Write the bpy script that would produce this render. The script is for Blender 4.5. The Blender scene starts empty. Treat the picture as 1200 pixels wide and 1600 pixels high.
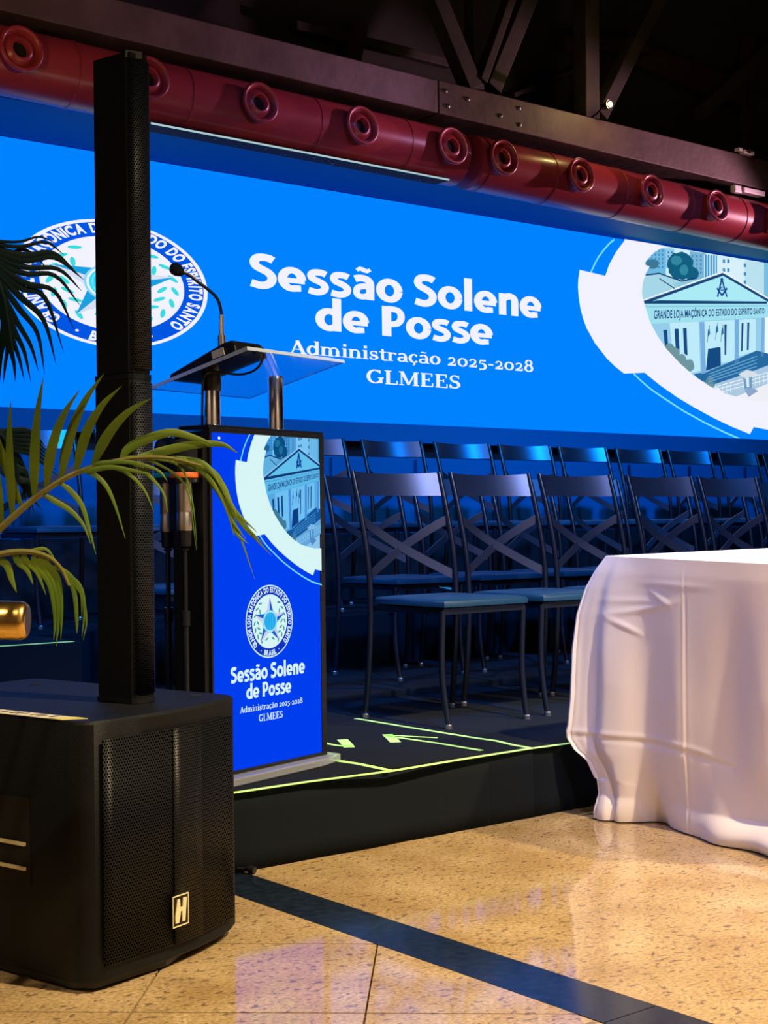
import bpy, bmesh, math, random
from mathutils import Vector, Matrix
random.seed(7)
S = bpy.context.scene
COL = S.collection

# ------------------------------------------------------------------ camera
F = 2290.083                                   # focal length in pixels of the 1200x1600 photograph
YAW, PITCH, ROLL = math.radians(38.8376), math.radians(.42644), math.radians(-.67209)
EYE = Vector((0, 0, .88))
_cy, _sy, _cp, _sp = math.cos(YAW), math.sin(YAW), math.cos(PITCH), math.sin(PITCH)
FW = Vector((_sy*_cp, _cy*_cp, _sp)); _ri = Vector((_cy, -_sy, 0)); _up = _ri.cross(FW)
RT = math.cos(ROLL)*_ri + math.sin(ROLL)*_up
UP = -math.sin(ROLL)*_ri + math.cos(ROLL)*_up
cd = bpy.data.cameras.new('camera'); cam = bpy.data.objects.new('camera', cd); COL.objects.link(cam)
cd.sensor_fit = 'VERTICAL'; cd.sensor_height = 36; cd.sensor_width = 27; cd.lens = F*36/1600
cd.clip_start = .05; cd.clip_end = 100
M = Matrix((RT, UP, -FW)).transposed().to_4x4(); M.translation = EYE; cam.matrix_world = M
S.camera = cam
# ------------------------------------------------------------------ exposure, world, house lights, added fill lamps
S.view_settings.view_transform = 'Standard'; S.view_settings.look = 'None'
S.view_settings.exposure = 0; S.view_settings.gamma = 1; S.view_settings.use_curve_mapping = False
W = bpy.data.worlds.new('world'); S.world = W; W.use_nodes = True
W.node_tree.nodes['Background'].inputs[0].default_value = (.10, .13, .25, 1)
W.node_tree.nodes['Background'].inputs[1].default_value = .02

def look(o, tgt):
    d = Vector(tgt)-o.location; o.rotation_euler = d.to_track_quat('-Z', 'Y').to_euler()
def spot(name, loc, tgt, power, color, size=60, blend=.6, rad=.08):
    l = bpy.data.lights.new(name, 'SPOT'); l.energy = power; l.color = color
    l.spot_size = math.radians(size); l.spot_blend = blend; l.shadow_soft_size = rad
    o = bpy.data.objects.new(name, l); COL.objects.link(o); o.location = loc; look(o, tgt)
    return o
WARM = (1, .76, .44)
spot('house_spot_floor', (2.9, -.6, 4.8), (2.9, 1.5, 0), 1850, WARM, 62, .6)
spot('house_spot_floor_right', (5.4, -.4, 4.8), (4.3, 1.3, 0), 1450, WARM, 58, .6)
spot('house_spot_left', (-1.2, .4, 4.8), (.9, 1.7, 0), 420, WARM, 44, .8)
spot('stage_spot_table', (4.6, 4.4, 4.3), (4.0, 2.6, .8), 420, (1, .9, 1), 34, .5)
spot('stage_spot_table_front', (1.2, -1.2, 3.4), (3.7, 2.3, .1), 330, (1, .68, .70), 27, .6)
spot('screen_fill_table', (1.3, 5.6, 4.4), (3.2, 2.95, .4), 260, (.25, .30, 1), 24, .7)  # added spot, stands in for the screens' blue light on the cloth
spot('stage_spot_chairs', (4.2, -.1, 3.9), (4.9, 4.6, .9), 420, (.42, .52, 1), 46, .8, .16)
spot('blue_fill', (2.2, 1.2, 4.6), (4.4, 5.4, .3), 1500, (.0, .26, 1), 52, .9, .2)  # added blue fill to tint the chairs and back wall
spot('blue_fill_right', (7.6, 1.2, 4.6), (7.2, 5.4, .3), 1500, (.0, .26, 1), 56, .9, .2)  # added blue fill, right half
spot('blue_fill_left', (-.6, 1.8, 4.6), (2.4, 5.7, .3), 900, (.0, .26, 1), 40, .9, .2)  # added blue fill, left end
spot('stage_spot_duct', (9.8, 4.7, 2.75), (6.4, 5.9, 2.98), 620, (1, .45, .60), 24, .6, .05)
spot('stage_spot_duct_left', (6.4, 4.5, 3.3), (3.9, 5.8, 3.0), 120, (.85, .42, .80), 44, .9, .05)
spot('house_spot_duct_far_left', (1.2, 4.2, 2.4), (2.5, 5.9, 2.95), 34, (1, .60, .22), 40, .9, .05)
spot('reflection_fill', (2, -1.5, 4.9), (2, -4.5, 2.2), 700, (1, .75, .5), 110, .8, .2)  # added lamp: brightens the unseen wall for the chrome to reflect
spot('reflection_fill_left', (-1.5, 1, 4.9), (-4, 1.5, 2.0), 450, (1, .75, .5), 100, .8, .2)  # added likewise, for the left wall

# ------------------------------------------------------------------ measuring helpers (photograph pixel -> real place)
def ray(x, y): return FW + (x-600)/F*RT - (y-800)/F*UP
def on_z(x, y, z): d = ray(x, y); return EYE + d*((z-EYE.z)/d.z)
def on_y(x, y, Y): d = ray(x, y); return EYE + d*((Y-EYE.y)/d.y)
def at(x, y, D): return EYE + ray(x, y)*D

# ------------------------------------------------------------------ materials
def mat(name, color, rough=.5, metal=0, spec=.5, bump=None, var=None, coat=0, emis=None, estr=0, trans=0, ior=1.45, sheen=0):
    m = bpy.data.materials.new(name); m.use_nodes = True
    nt = m.node_tree; b = nt.nodes['Principled BSDF']
    b.inputs['Base Color'].default_value = (*color, 1); b.inputs['Roughness'].default_value = rough
    b.inputs['Metallic'].default_value = metal; b.inputs['Specular IOR Level'].default_value = spec
    b.inputs['Coat Weight'].default_value = coat; b.inputs['Transmission Weight'].default_value = trans
    b.inputs['IOR'].default_value = ior; b.inputs['Sheen Weight'].default_value = sheen
    if emis: b.inputs['Emission Color'].default_value = (*emis, 1); b.inputs['Emission Strength'].default_value = estr
    tc = nt.nodes.new('ShaderNodeTexCoord')
    if var:                                    # (scale, second colour, low, high, detail)
        n = nt.nodes.new('ShaderNodeTexNoise'); n.inputs['Scale'].default_value = var[0]; n.inputs['Detail'].default_value = 5
        r = nt.nodes.new('ShaderNodeValToRGB'); nt.links.new(tc.outputs['Object'], n.inputs['Vector'])
        nt.links.new(n.outputs[0], r.inputs[0])
        r.color_ramp.elements[0].position = var[2]; r.color_ramp.elements[1].position = var[3]
        r.color_ramp.elements[0].color = (*var[1], 1); r.color_ramp.elements[1].color = (*color, 1)
        nt.links.new(r.outputs[0], b.inputs['Base Color'])
    if bump:                                   # (scale, strength, distance)
        n = nt.nodes.new('ShaderNodeTexNoise'); n.inputs['Scale'].default_value = bump[0]; n.inputs['Detail'].default_value = 4
        nt.links.new(tc.outputs['Object'], n.inputs['Vector'])
        bp = nt.nodes.new('ShaderNodeBump'); bp.inputs['Strength'].default_value = bump[1]; bp.inputs['Distance'].default_value = bump[2]
        nt.links.new(n.outputs[0], bp.inputs['Height']); nt.links.new(bp.outputs[0], b.inputs['Normal'])
    return m
def emit(name, color, s=1.0):
    m = bpy.data.materials.new(name); m.use_nodes = True; nt = m.node_tree
    nt.nodes.remove(nt.nodes['Principled BSDF'])
    e = nt.nodes.new('ShaderNodeEmission'); e.inputs[0].default_value = (*color, 1); e.inputs[1].default_value = s
    nt.links.new(e.outputs[0], nt.nodes['Material Output'].inputs[0]); return m
def srgb(r, g, b):
    f = lambda c: (c/255/12.92) if c/255 <= .04045 else ((c/255+.055)/1.055)**2.4
    return (f(r), f(g), f(b))

def stone(name, base, dark, rough):
    m = mat(name, base, rough, coat=.0, spec=.75); nt = m.node_tree; b = nt.nodes['Principled BSDF']; L = nt.links
    tc = nt.nodes.new('ShaderNodeTexCoord')
    n1 = nt.nodes.new('ShaderNodeTexNoise'); n1.inputs['Scale'].default_value = 5; n1.inputs['Detail'].default_value = 6
    r1 = nt.nodes.new('ShaderNodeValToRGB'); r1.color_ramp.elements[0].position = .35; r1.color_ramp.elements[1].position = .7
    r1.color_ramp.elements[0].color = (base[0]*.72, base[1]*.66, base[2]*.55, 1); r1.color_ramp.elements[1].color = (*base, 1)
    n2 = nt.nodes.new('ShaderNodeTexNoise'); n2.inputs['Scale'].default_value = 46; n2.inputs['Detail'].default_value = 3; n2.inputs['Distortion'].default_value = .6
    mp = nt.nodes.new('ShaderNodeMapping'); mp.inputs['Scale'].default_value = (1, 1.7, 1); mp.inputs['Rotation'].default_value = (0, 0, .7)
    r2 = nt.nodes.new('ShaderNodeValToRGB'); r2.color_ramp.elements[0].position = .575; r2.color_ramp.elements[1].position = .66
    r2.color_ramp.elements[0].color = (0, 0, 0, 1); r2.color_ramp.elements[1].color = (1, 1, 1, 1)
    n3 = nt.nodes.new('ShaderNodeTexNoise'); n3.inputs['Scale'].default_value = 120; n3.inputs['Detail'].default_value = 2
    r3 = nt.nodes.new('ShaderNodeValToRGB'); r3.color_ramp.elements[0].position = .30; r3.color_ramp.elements[1].position = .75
    r3.color_ramp.elements[0].color = (.62, .58, .52, 1); r3.color_ramp.elements[1].color = (1.12, 1.12, 1.1, 1)
    L.new(tc.outputs['Object'], n1.inputs['Vector']); L.new(tc.outputs['Object'], mp.inputs['Vector']); L.new(mp.outputs[0], n2.inputs['Vector'])
    L.new(tc.outputs['Object'], n3.inputs['Vector'])
    L.new(n1.outputs[0], r1.inputs[0]); L.new(n2.outputs[0], r2.inputs[0]); L.new(n3.outputs[0], r3.inputs[0])
    mu = nt.nodes.new('ShaderNodeMixRGB'); mu.blend_type = 'MULTIPLY'; mu.inputs[0].default_value = 1
    L.new(r1.outputs[0], mu.inputs[1]); L.new(r3.outputs[0], mu.inputs[2])
    mx = nt.nodes.new('ShaderNodeMixRGB'); mx.inputs[2].default_value = (*dark, 1)
    sc = nt.nodes.new('ShaderNodeMath'); sc.operation = 'MULTIPLY'; sc.inputs[1].default_value = .8
    L.new(r2.outputs[0], sc.inputs[0]); L.new(sc.outputs[0], mx.inputs[0]); L.new(mu.outputs[0], mx.inputs[1])
    L.new(mx.outputs[0], b.inputs['Base Color'])
    return m
def mesh_grille(name, base, hole, pitch, rough=.5, axes=('X', 'Z'), flat=1.0):
    """perforated sheet: dark holes in staggered rows, with fine relief"""
    m = mat(name, base, rough); nt = m.node_tree; b = nt.nodes['Principled BSDF']; L = nt.links
    tc = nt.nodes.new('ShaderNodeTexCoord'); sp = nt.nodes.new('ShaderNodeSeparateXYZ'); L.new(tc.outputs['UV'], sp.inputs[0])
    def N(op, a, c=None, d=None):
        n = nt.nodes.new('ShaderNodeMath'); n.operation = op
        for i, v in enumerate((a, c, d)):
            if v is None: continue
            if isinstance(v, (int, float)): n.inputs[i].default_value = v
            else: L.new(v, n.inputs[i])
        return n.outputs[0]
    v = N('DIVIDE', sp.outputs[1], pitch*.86)
    row = N('FLOOR', v)
    sh = N('MULTIPLY', N('MODULO', row, 2.0), .5)
    u = N('ADD', N('DIVIDE', sp.outputs[0], pitch), sh)
    fu = N('SUBTRACT', N('FRACT', u), .5); fv = N('MULTIPLY', N('SUBTRACT', N('FRACT', v), .5), .86*flat)
    d = N('SQRT', N('ADD', N('MULTIPLY', fu, fu), N('MULTIPLY', fv, fv)))
    k = N('LESS_THAN', d, .33)
    mx = nt.nodes.new('ShaderNodeMixRGB'); mx.inputs[1].default_value = (*base, 1); mx.inputs[2].default_value = (*hole, 1)
    L.new(k, mx.inputs[0]); L.new(mx.outputs[0], b.inputs['Base Color'])
    r = N('ADD', N('MULTIPLY', k, .5), rough*.8); L.new(r, b.inputs['Roughness'])
    s = N('SUBTRACT', .25, N('MULTIPLY', k, .25)); L.new(s, b.inputs['Specular IOR Level'])
    bp = nt.nodes.new('ShaderNodeBump'); bp.inputs['Strength'].default_value = .6; bp.inputs['Distance'].default_value = .002
    L.new(N('MINIMUM', d, .4), bp.inputs['Height']); L.new(bp.outputs[0], b.inputs['Normal'])
    return m

MT = dict(
 stone=stone('cream_granite', (.62, .47, .27), (.13, .08, .06), .075),
 slate=mat('blue_black_granite', (.012, .022, .045), .16, var=(40, (.004, .008, .016), .3, .7)),
 grout=mat('grout', (.30, .17, .07), .8),
 carpet=mat('black_carpet', (.0045, .0085, .015), .95, bump=(420, .5, .002), var=(3, (.003, .006, .010), .3, .7), spec=.25),
 skirt=mat('black_skirt_cloth', (.0035, .0065, .011), .95, bump=(700, .3, .001), spec=.2),
 tape=mat('luminous_green_tape', (.55, .90, .25), .6, emis=(.45, .9, .25), estr=.28),
 hallwall=mat('cream_hall_wall', (.55, .48, .40), .8),
 wall=mat('dark_wall', (.010, .010, .013), .8, bump=(30, .2, .004)),
 bluewall=mat('blue_panel', (.002, .16, .36), .6, spec=.1, bump=(6, .2, .01)),
 bezel=mat('blue_grey_fascia', (.003, .17, .38), .6, spec=.12),
 blackgap=mat('black_gap', (.004, .005, .009), .6),
 ceil=mat('dark_roof', (.008, .007, .007), .9, bump=(8, .5, .02)),
 wood=mat('dark_timber', (.095, .062, .058), .6, bump=(14, .5, .006), var=(5, (.055, .035, .026), .35, .7)),
 timber=mat('old_timber', (.026, .020, .013), .7, bump=(14, .5, .006), var=(7, (.010, .008, .006), .35, .7)),
 redtimber=mat('red_painted_timber', (.022, .006, .006), .6, bump=(10, .3, .005)),
 steel=mat('grey_steel', (.20, .22, .24), .4, metal=.8),
 duct=mat('red_enamel', (.31, .032, .042), .32, coat=.1, bump=(3, .15, .01)),
 throat=mat('duct_throat', (.005, .004, .004), .8),
 black_metal=mat('black_satin_metal', (.006, .009, .016), .28, metal=.0, spec=.6, coat=.1),
 rail=mat('black_brushed_steel', (.13, .14, .19), .33, metal=.85, bump=(60, .05, .001)),
 vinyl=mat('black_vinyl', (.006, .045, .075), .42, bump=(90, .15, .002), spec=.6),
 glide=mat('steel_glide', (.35, .36, .38), .35, metal=.9),
 cabinet=mat('black_speaker_paint', (.0045, .006, .008), .6, bump=(260, .5, .0015), spec=.25),
 plastic=mat('black_plastic', (.008, .009, .012), .35),
 foam=mat('black_foam', (.012, .014, .02), .95, bump=(300, .6, .002), spec=.15),
 grille=mesh_grille('perforated_grille', (.0075, .009, .011), (.001, .001, .0015), .0066, .5),
 cgrille=mesh_grille('column_grille', (.014, .018, .030), (.002, .002, .004), .0058, .5),
 badge=mat('cream_badge', (.80, .72, .45), .4),
 label=mat('yellow_label', (.75, .68, .10), .5), label_paper=mat('cream_label', (.70, .66, .48), .6), ink=mat('black_ink', (.02, .02, .02), .6),
 chrome=mat('chrome', (.92, .92, .94), .17, metal=1),
 nickel=mat('satin_nickel', (.62, .60, .60), .34, metal=1),
 brass=mat('polished_brass', (.85, .56, .17), .27, metal=1, bump=(20, .08, .004)),
 acrylic=mat('clear_acrylic', (1, 1, 1), .03, trans=1, ior=1.35),
 edge=mat('acrylic_edge_glint', (.55, .72, .95), .25, coat=.6),  # pale colour stands in for light caught along the clear edges
 frost=mat('acrylic_edge', (.80, .88, 1), .22, trans=.75, ior=1.3),
 cloth=mat('white_tablecloth', (.80, .76, .78), .85, bump=(900, .12, .0006), sheen=.2, spec=.2),
 green=mat('green_tape', (.02, .45, .25), .5), orange=mat('orange_tape', (.85, .20, .05), .5),
 white=mat('white_plastic', (.75, .75, .72), .45),
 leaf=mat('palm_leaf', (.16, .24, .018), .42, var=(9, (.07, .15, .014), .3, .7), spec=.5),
 leaf_shaded=mat('palm_leaf_shaded', (.001, .010, .012), .6, spec=.12),  # same leaf as above with shade put into the colour
 stem=mat('palm_stem', (.16, .15, .03), .5),
 pot=mat('dark_pot', (.03, .03, .032), .5), soil=mat('potting_soil', (.03, .02, .012), .95),
 bulb=emit('warm_bulb', (1, .72, .30), 22), tubeglow=emit('cool_strip_glow', (.55, .80, .85), .75),
 led_blue=emit('led_blue', (0, .225, 1.25), 1.0),
 led_white=emit('led_white', (.89, .89, 1.0), 1.0),
)
def E(name, r, g, b, s=1.0):
    k = 'e_'+name
    if k not in MT: MT[k] = emit('screen_'+name, srgb(r, g, b), s)
    return k

# ------------------------------------------------------------------ mesh building
class MB:
    def __init__(s): s.v = []; s.f = []; s.m = []; s.uv = {}
    def add(s, vs, fs, mi=0):
        o = len(s.v); s.v += [tuple(p) for p in vs]
        for f in fs: s.f.append(tuple(i+o for i in f)); s.m.append(mi)
        return s
    def box(s, a, b, mi=0, fr=None):
        (x0, y0, z0), (x1, y1, z1) = a, b
        vs = [(x0,y0,z0),(x1,y0,z0),(x1,y1,z0),(x0,y1,z0),(x0,y0,z1),(x1,y0,z1),(x1,y1,z1),(x0,y1,z1)]
        if fr: vs = [fr(Vector(p)) for p in vs]
        return s.add(vs, [(0,3,2,1),(4,5,6,7),(0,1,5,4),(1,2,6,5),(2,3,7,6),(3,0,4,7)], mi)
    def prism(s, pts, z0, z1, mi=0, fr=None, bev=0):
        """pts: plan outline (counter-clockwise), extruded from z0 to z1, optional small bevel on top and bottom"""
        n = len(pts); cx = sum(p[0] for p in pts)/n; cy = sum(p[1] for p in pts)/n
        def shr(p, d):
            v = Vector((p[0]-cx, p[1]-cy)); l = v.length or 1; return (p[0]-v.x/l*d, p[1]-v.y/l*d)
        lv = [(z0, bev), (z0+bev, 0), (z1-bev, 0), (z1, bev)] if bev else [(z0, 0), (z1, 0)]
        vs = [(*shr(p, d), z) for z, d in lv for p in pts]
        if fr: vs = [fr(Vector(p)) for p in vs]
        fs = [tuple(range(n))[::-1], tuple(range((len(lv)-1)*n, len(lv)*n))]
        for k in range(len(lv)-1):
            for i in range(n):
                j = (i+1) % n; fs.append((k*n+i, k*n+j, (k+1)*n+j, (k+1)*n+i))
        return s.add(vs, fs, mi)
    def tube(s, pts, r, n=10, mi=0, cap=True):
        pts = [Vector(p) for p in pts]; rs = r if isinstance(r, (list, tuple)) else [r]*len(pts)
        vs = []; ref = None
        for i, p in enumerate(pts):
            t = (pts[min(i+1, len(pts)-1)]-pts[max(i-1, 0)]).normalized()
            if ref is None: ref = Vector((1, 0, 0)) if abs(t.x) < .8 else Vector((0, 1, 0))
            a = (ref - t*ref.dot(t)).normalized(); ref = a; b = t.cross(a)
            for k in range(n):
                w = 2*math.pi*k/n; vs.append(p+(a*math.cos(w)+b*math.sin(w))*rs[i])
        fs = []
        for i in range(len(pts)-1):
            for k in range(n):
                l = (k+1) % n; fs.append((i*n+k, i*n+l, (i+1)*n+l, (i+1)*n+k))
        if cap: fs += [tuple(range(n))[::-1], tuple(range((len(pts)-1)*n, len(pts)*n))]
        return s.add(vs, fs, mi)
    def lathe(s, prof, n=24, mi=0, fr=None, close=True):
        """prof: (radius, height) pairs turned about local z"""
        vs = []
        for r, z in prof:
            for k in range(n):
                w = 2*math.pi*k/n; vs.append(Vector((r*math.cos(w), r*math.sin(w), z)))
        if fr: vs = [fr(v) for v in vs]
        fs = []
        for i in range(len(prof)-1):
            for k in range(n):
                l = (k+1) % n; fs.append((i*n+k, i*n+l, (i+1)*n+l, (i+1)*n+k))
        if close: fs += [tuple(range(n))[::-1], tuple(range((len(prof)-1)*n, len(prof)*n))]
        return s.add(vs, fs, mi)
    def band(s, pts, nrm, w, th, mi=0):
        """flat strip following pts; nrm = width direction per point"""
        vs = []; n = len(pts)
        for i, p in enumerate(pts):
            p = Vector(p); t = (Vector(pts[min(i+1, n-1)])-Vector(pts[max(i-1, 0)])).normalized()
            a = Vector(nrm[i] if isinstance(nrm, list) else nrm); a = (a-t*a.dot(t)).normalized(); b = t.cross(a)
            ww = w[i] if isinstance(w, list) else w
            vs += [p-a*ww/2-b*th/2, p+a*ww/2-b*th/2, p+a*ww/2+b*th/2, p-a*ww/2+b*th/2]
        fs = [(3, 2, 1, 0), tuple(range((n-1)*4, n*4))]
        for i in range(n-1):
            for k in range(4): l = (k+1) % 4; fs.append((i*4+k, i*4+l, (i+1)*4+l, (i+1)*4+k))
        return s.add(vs, fs, mi)
    def build(s, name, m, parent=None, smooth=False, bevel=0, seg=2, sub=0, solid=0, origin=None):
        me = bpy.data.meshes.new(name); me.from_pydata(s.v, [], s.f)
        ms = m if isinstance(m, (list, tuple)) else [m]
        for k in ms: me.materials.append(MT[k] if isinstance(k, str) else k)
        for p, i in zip(me.polygons, s.m): p.material_index = i
        bm = bmesh.new(); bm.from_mesh(me); bmesh.ops.recalc_face_normals(bm, faces=bm.faces); bm.to_mesh(me); bm.free()
        if smooth:
            for p in me.polygons: p.use_smooth = True
            try: me.set_sharp_from_angle(angle=math.radians(smooth if smooth is not True else 40))
            except Exception: pass
        o = bpy.data.objects.new(name, me); COL.objects.link(o)
        if parent: o.parent = parent
        if bevel:
            b = o.modifiers.new('bevel', 'BEVEL'); b.width = bevel; b.segments = seg; b.limit_method = 'ANGLE'; b.angle_limit = math.radians(35)
        if solid:
            b = o.modifiers.new('solid', 'SOLIDIFY'); b.thickness = solid; b.offset = 0
        if sub:
            b = o.modifiers.new('sub', 'SUBSURF'); b.levels = sub; b.render_levels = sub
        return o
def thing(name, label, cat, loc=(0, 0, 0), rz=0, group=None):
    o = bpy.data.objects.new(name, None); COL.objects.link(o); o.location = loc; o.rotation_euler = (0, 0, rz)
    o.empty_display_size = .1; return tag(o, label, cat, group)
def tag(o, label=None, cat=None, group=None, kind=None):
    if label: o['label'] = label
    if cat: o['category'] = cat
    if group: o['group'] = group
    if kind: o['kind'] = kind
    return o
def frame(o, ex, ey, ez):                      # local -> world map as a function
    o, ex, ey, ez = Vector(o), Vector(ex), Vector(ey), Vector(ez)
    return lambda p: o+ex*p[0]+ey*p[1]+ez*p[2]
def spline(pts, n=6):
    """smooth curve through pts (Catmull-Rom)"""
    P = [Vector(p) for p in pts]; P = [2*P[0]-P[1]]+P+[2*P[-1]-P[-2]]; out = []
    for i in range(1, len(P)-2):
        for k in range(n):
            t = k/n; a, b, c, d = P[i-1], P[i], P[i+1], P[i+2]
            out.append(.5*((2*b)+(c-a)*t+(2*a-5*b+4*c-d)*t*t+(3*b-a-3*c+d)*t**3))
    out.append(P[-2]); return out
def clip_half(poly, a, b, c):                  # keep a*x+b*y<=c
    out = []
    for i in range(len(poly)):
        p, q = poly[i], poly[(i+1) % len(poly)]
        dp, dq = a*p[0]+b*p[1]-c, a*q[0]+b*q[1]-c
        if dp <= 0: out.append(p)
        if (dp < 0 < dq) or (dq < 0 < dp):
            t = dp/(dp-dq); out.append((p[0]+(q[0]-p[0])*t, p[1]+(q[1]-p[1])*t))
    return out
def clip_rect(poly, x0, z0, x1, z1):
    for a, b, c in ((1, 0, x1), (-1, 0, -x0), (0, 1, z1), (0, -1, -z0)):
        poly = clip_half(poly, a, b, c)
        if len(poly) < 3: return []
    return poly

# ================================================================== THE SETTING
X0, X1, Y0, Y1, ZC = -4.0, 14.0, -4.5, 6.9, 5.2
fl = MB().box((X0, Y0, -.12), (X1, Y1, -.008)).build('floor', 'grout'); tag(fl, kind='structure')
# floor stones: diagonal squares left of the dark band, wide slabs right of it
SX0, SX1 = 1.905, 2.045
def slab(poly, m, g=.0012, name='floor_tile'):
    if len(poly) < 3: return
    cx = sum(p[0] for p in poly)/len(poly); cy = sum(p[1] for p in poly)/len(poly)
    q = []
    for p in poly:
        v = Vector((p[0]-cx, p[1]-cy)); l = v.length; q.append((p[0]-v.x/l*g*1.4, p[1]-v.y/l*g*1.4))
    MB().prism(q, -.03, 0).build(name, m, fl)
A = math.radians(41.5); ea = (math.sin(A), math.cos(A)); eb = (math.cos(A), -math.sin(A))
T = .433
for i in range(-9, 5):
    for j in range(-7, 8):
        a0 = 3.067+i*T; b0 = -.166+j*.424
        pl = [(a*ea[0]+b*eb[0], a*ea[1]+b*eb[1]) for a, b in ((a0, b0), (a0, b0+.424), (a0+T, b0+.424), (a0+T, b0))]
        pl = clip_rect(pl, -.9, .2, SX0-.001, 3.9)
        if pl: slab(pl, 'stone', .0022)
for y in (-.56, .605, 1.77, 2.93):
    slab(clip_rect([(SX0, y), (SX1, y), (SX1, y+1.165), (SX0, y+1.165)], 0, -1, 5, 3.9), 'slate', .001, 'border_tile')
for i in range(4):
    for j in range(3):
        slab([(SX1+.001+i*1.9, -.9+j*2.3), (SX1+.001+(i+1)*1.9, -.9+j*2.3), (SX1+.001+(i+1)*1.9, -.9+(j+1)*2.3), (SX1+.001+i*1.9, -.9+(j+1)*2.3)] if j < 2 else
             clip_rect([(SX1+.001+i*1.9, -.9+j*2.3), (SX1+.001+(i+1)*1.9, -.9+j*2.3), (SX1+.001+(i+1)*1.9, 3.9), (SX1+.001+i*1.9, 3.9)], -9, -9, 20, 3.9), 'stone', .0004)
tag(MB().box((X0, Y1, 0), (X1, Y1+.15, ZC)).build('wall_back', 'wall'), kind='structure')
tag(MB().box((X0-.15, Y0, 0), (X0, Y1, ZC)).build('wall_left', 'hallwall'), kind='structure')
tag(MB().box((X1, Y0, 0), (X1+.15, Y1, ZC)).build('wall_right', 'wall'), kind='structure')
tag(MB().box((X0, Y0-.15, 0), (X1, Y0, ZC)).build('wall_front', 'hallwall'), kind='structure')
tag(MB().box((X0, Y0, ZC), (X1, Y1, ZC+.15)).build('ceiling', 'ceil'), kind='structure')

# ---- stage: front deck with skirt and tape marks, rear deck, tall riser
ZS, ZR, ZT = .205, .23, .46
st = thing('stage_platform', 'low black carpeted stage with tape arrows on its deck', 'stage', (3, 3.13, 0))
def ch(mb, name, m, parent, **k):              # build in world coordinates, parent at its place
    o = mb.build(name, m, None, **k); o.parent = parent
    o.matrix_parent_inverse = Matrix.Translation(parent.location).inverted() if parent.rotation_euler.z == 0 else (Matrix.Translation(parent.location) @ Matrix.Rotation(parent.rotation_euler.z, 4, 'Z')).inverted()
    return o
ch(MB().prism([(1.80, 3.14), (10.8, 3.14), (10.8, 4.42), (-2.5, 4.42), (-2.5, 3.45), (1.80, 3.45)], .02, ZS), 'deck', 'carpet', st)
ch(MB().box((-2.5, 3.44, 0), (1.79, 3.449, ZS)).box((1.785, 3.14, 0), (1.799, 3.449, ZS)), 'side_skirt', 'skirt', st)
def wavy(x0, x1, y, z0, z1, ph, amp=.004):
    mb = MB(); n = 60; vs = []
    for i in range(n+1):
        x = x0+(x1-x0)*i/n
        for k in range(5):
            z = z0+(z1-z0)*k/4; d = amp*(1-k/4)*(math.sin(x*7+ph)+.6*math.sin(x*17+ph*2))
            vs.append((x, y-.003-abs(d), z))
    fs = [(i*5+k, (i+1)*5+k, (i+1)*5+k+1, i*5+k+1) for i in range(n) for k in range(4)]
    return mb.add(vs, fs)
ch(wavy(1.8, 2.9, 3.132, 0, ZS, .3), 'skirt', 'skirt', st, smooth=True, solid=.004)
ch(wavy(2.9, 3.075, 3.131, 0, ZS, 1.2, .001), 'skirt', 'skirt', st, smooth=True, solid=.004)
ch(wavy(3.075, 10.8, 3.135, 0, ZS, 2.2), 'skirt', 'skirt', st, smooth=True, solid=.004)
def tape(pts, w, label=None, z=ZS):
    P = [on_z(x, y, z) for x, y in pts]; vs = []; mb = MB()
    n = len(P)
    for i, p in enumerate(P):
        t = (P[min(i+1, n-1)]-P[max(i-1, 0)]).normalized(); s = Vector((t.y, -t.x, 0))*w/2
        for zz in (z+.0003, z+.0013):
            vs += [(p.x-s.x, p.y-s.y, zz), (p.x+s.x, p.y+s.y, zz)]
    fs = []
    for i in range(n-1):
        a, b = i*4, i*4+4
        fs += [(a, a+1, b+1, b), (a+2, b+2, b+3, a+3), (a, b, b+2, a+2), (a+1, a+3, b+3, b+1)]
    fs += [(0, 2, 3, 1), (4*n-4, 4*n-3, 4*n-1, 4*n-2)]
    return mb.add(vs, fs), label
def tp(pts, w, label):
    mb, l = tape(pts, w); o = ch(mb, 'tape_mark', 'tape', st); o['label'] = l or label
tp([(352, 1241), (480, 1222), (612, 1205), (720, 1187), (828, 1170), (925, 1157)], .019, 'green tape line along the stage front edge')
tp([(556, 1123), (640, 1137), (740, 1153), (776, 1158), (800, 1164), (828, 1169)], .018, 'green tape line running back beside the front chair')
tp([(486, 1183), (520, 1188), (560, 1194), (608, 1204)], .022, 'green tape line beside the lectern')
tp([(602, 1150), (680, 1161), (752, 1173)], .017, 'shaft of the larger tape arrow')
tp([(606, 1149), (640, 1151), (683, 1153)], .014, 'upper barb of the larger tape arrow')
tp([(605, 1148), (612, 1154), (618, 1160)], .034, 'lower barb of the larger tape arrow')
tp([(505, 1161), (525, 1165), (549, 1167)], .017, 'shaft of the smaller tape arrow')
tp([(546, 1168), (541, 1162), (535, 1156)], .034, 'barb of the smaller tape arrow')
rd = thing('rear_deck', 'thin black carpeted deck under the middle row of chairs', 'stage', (3, 4.9, 0))
ch(MB().box((-2.5, 4.42, .02), (10.8, 5.30, ZR)), 'deck', 'carpet', rd, bevel=.004)
ri = thing('stage_riser', 'tall black riser under the back row of chairs', 'stage', (3, 5.9, 0))
ch(MB().box((2.5, 5.301, .02), (10.8, 6.53, ZT)), 'deck', 'carpet', ri, bevel=.004)
rl = thing('side_riser', 'black riser block at far left with a green tape edge', 'stage', (1, 5.2, 0))
ch(MB().box((-2.5, 4.87, ZR+.001), (2.499, 6.53, ZT)), 'deck', 'carpet', rl, bevel=.004)
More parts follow.
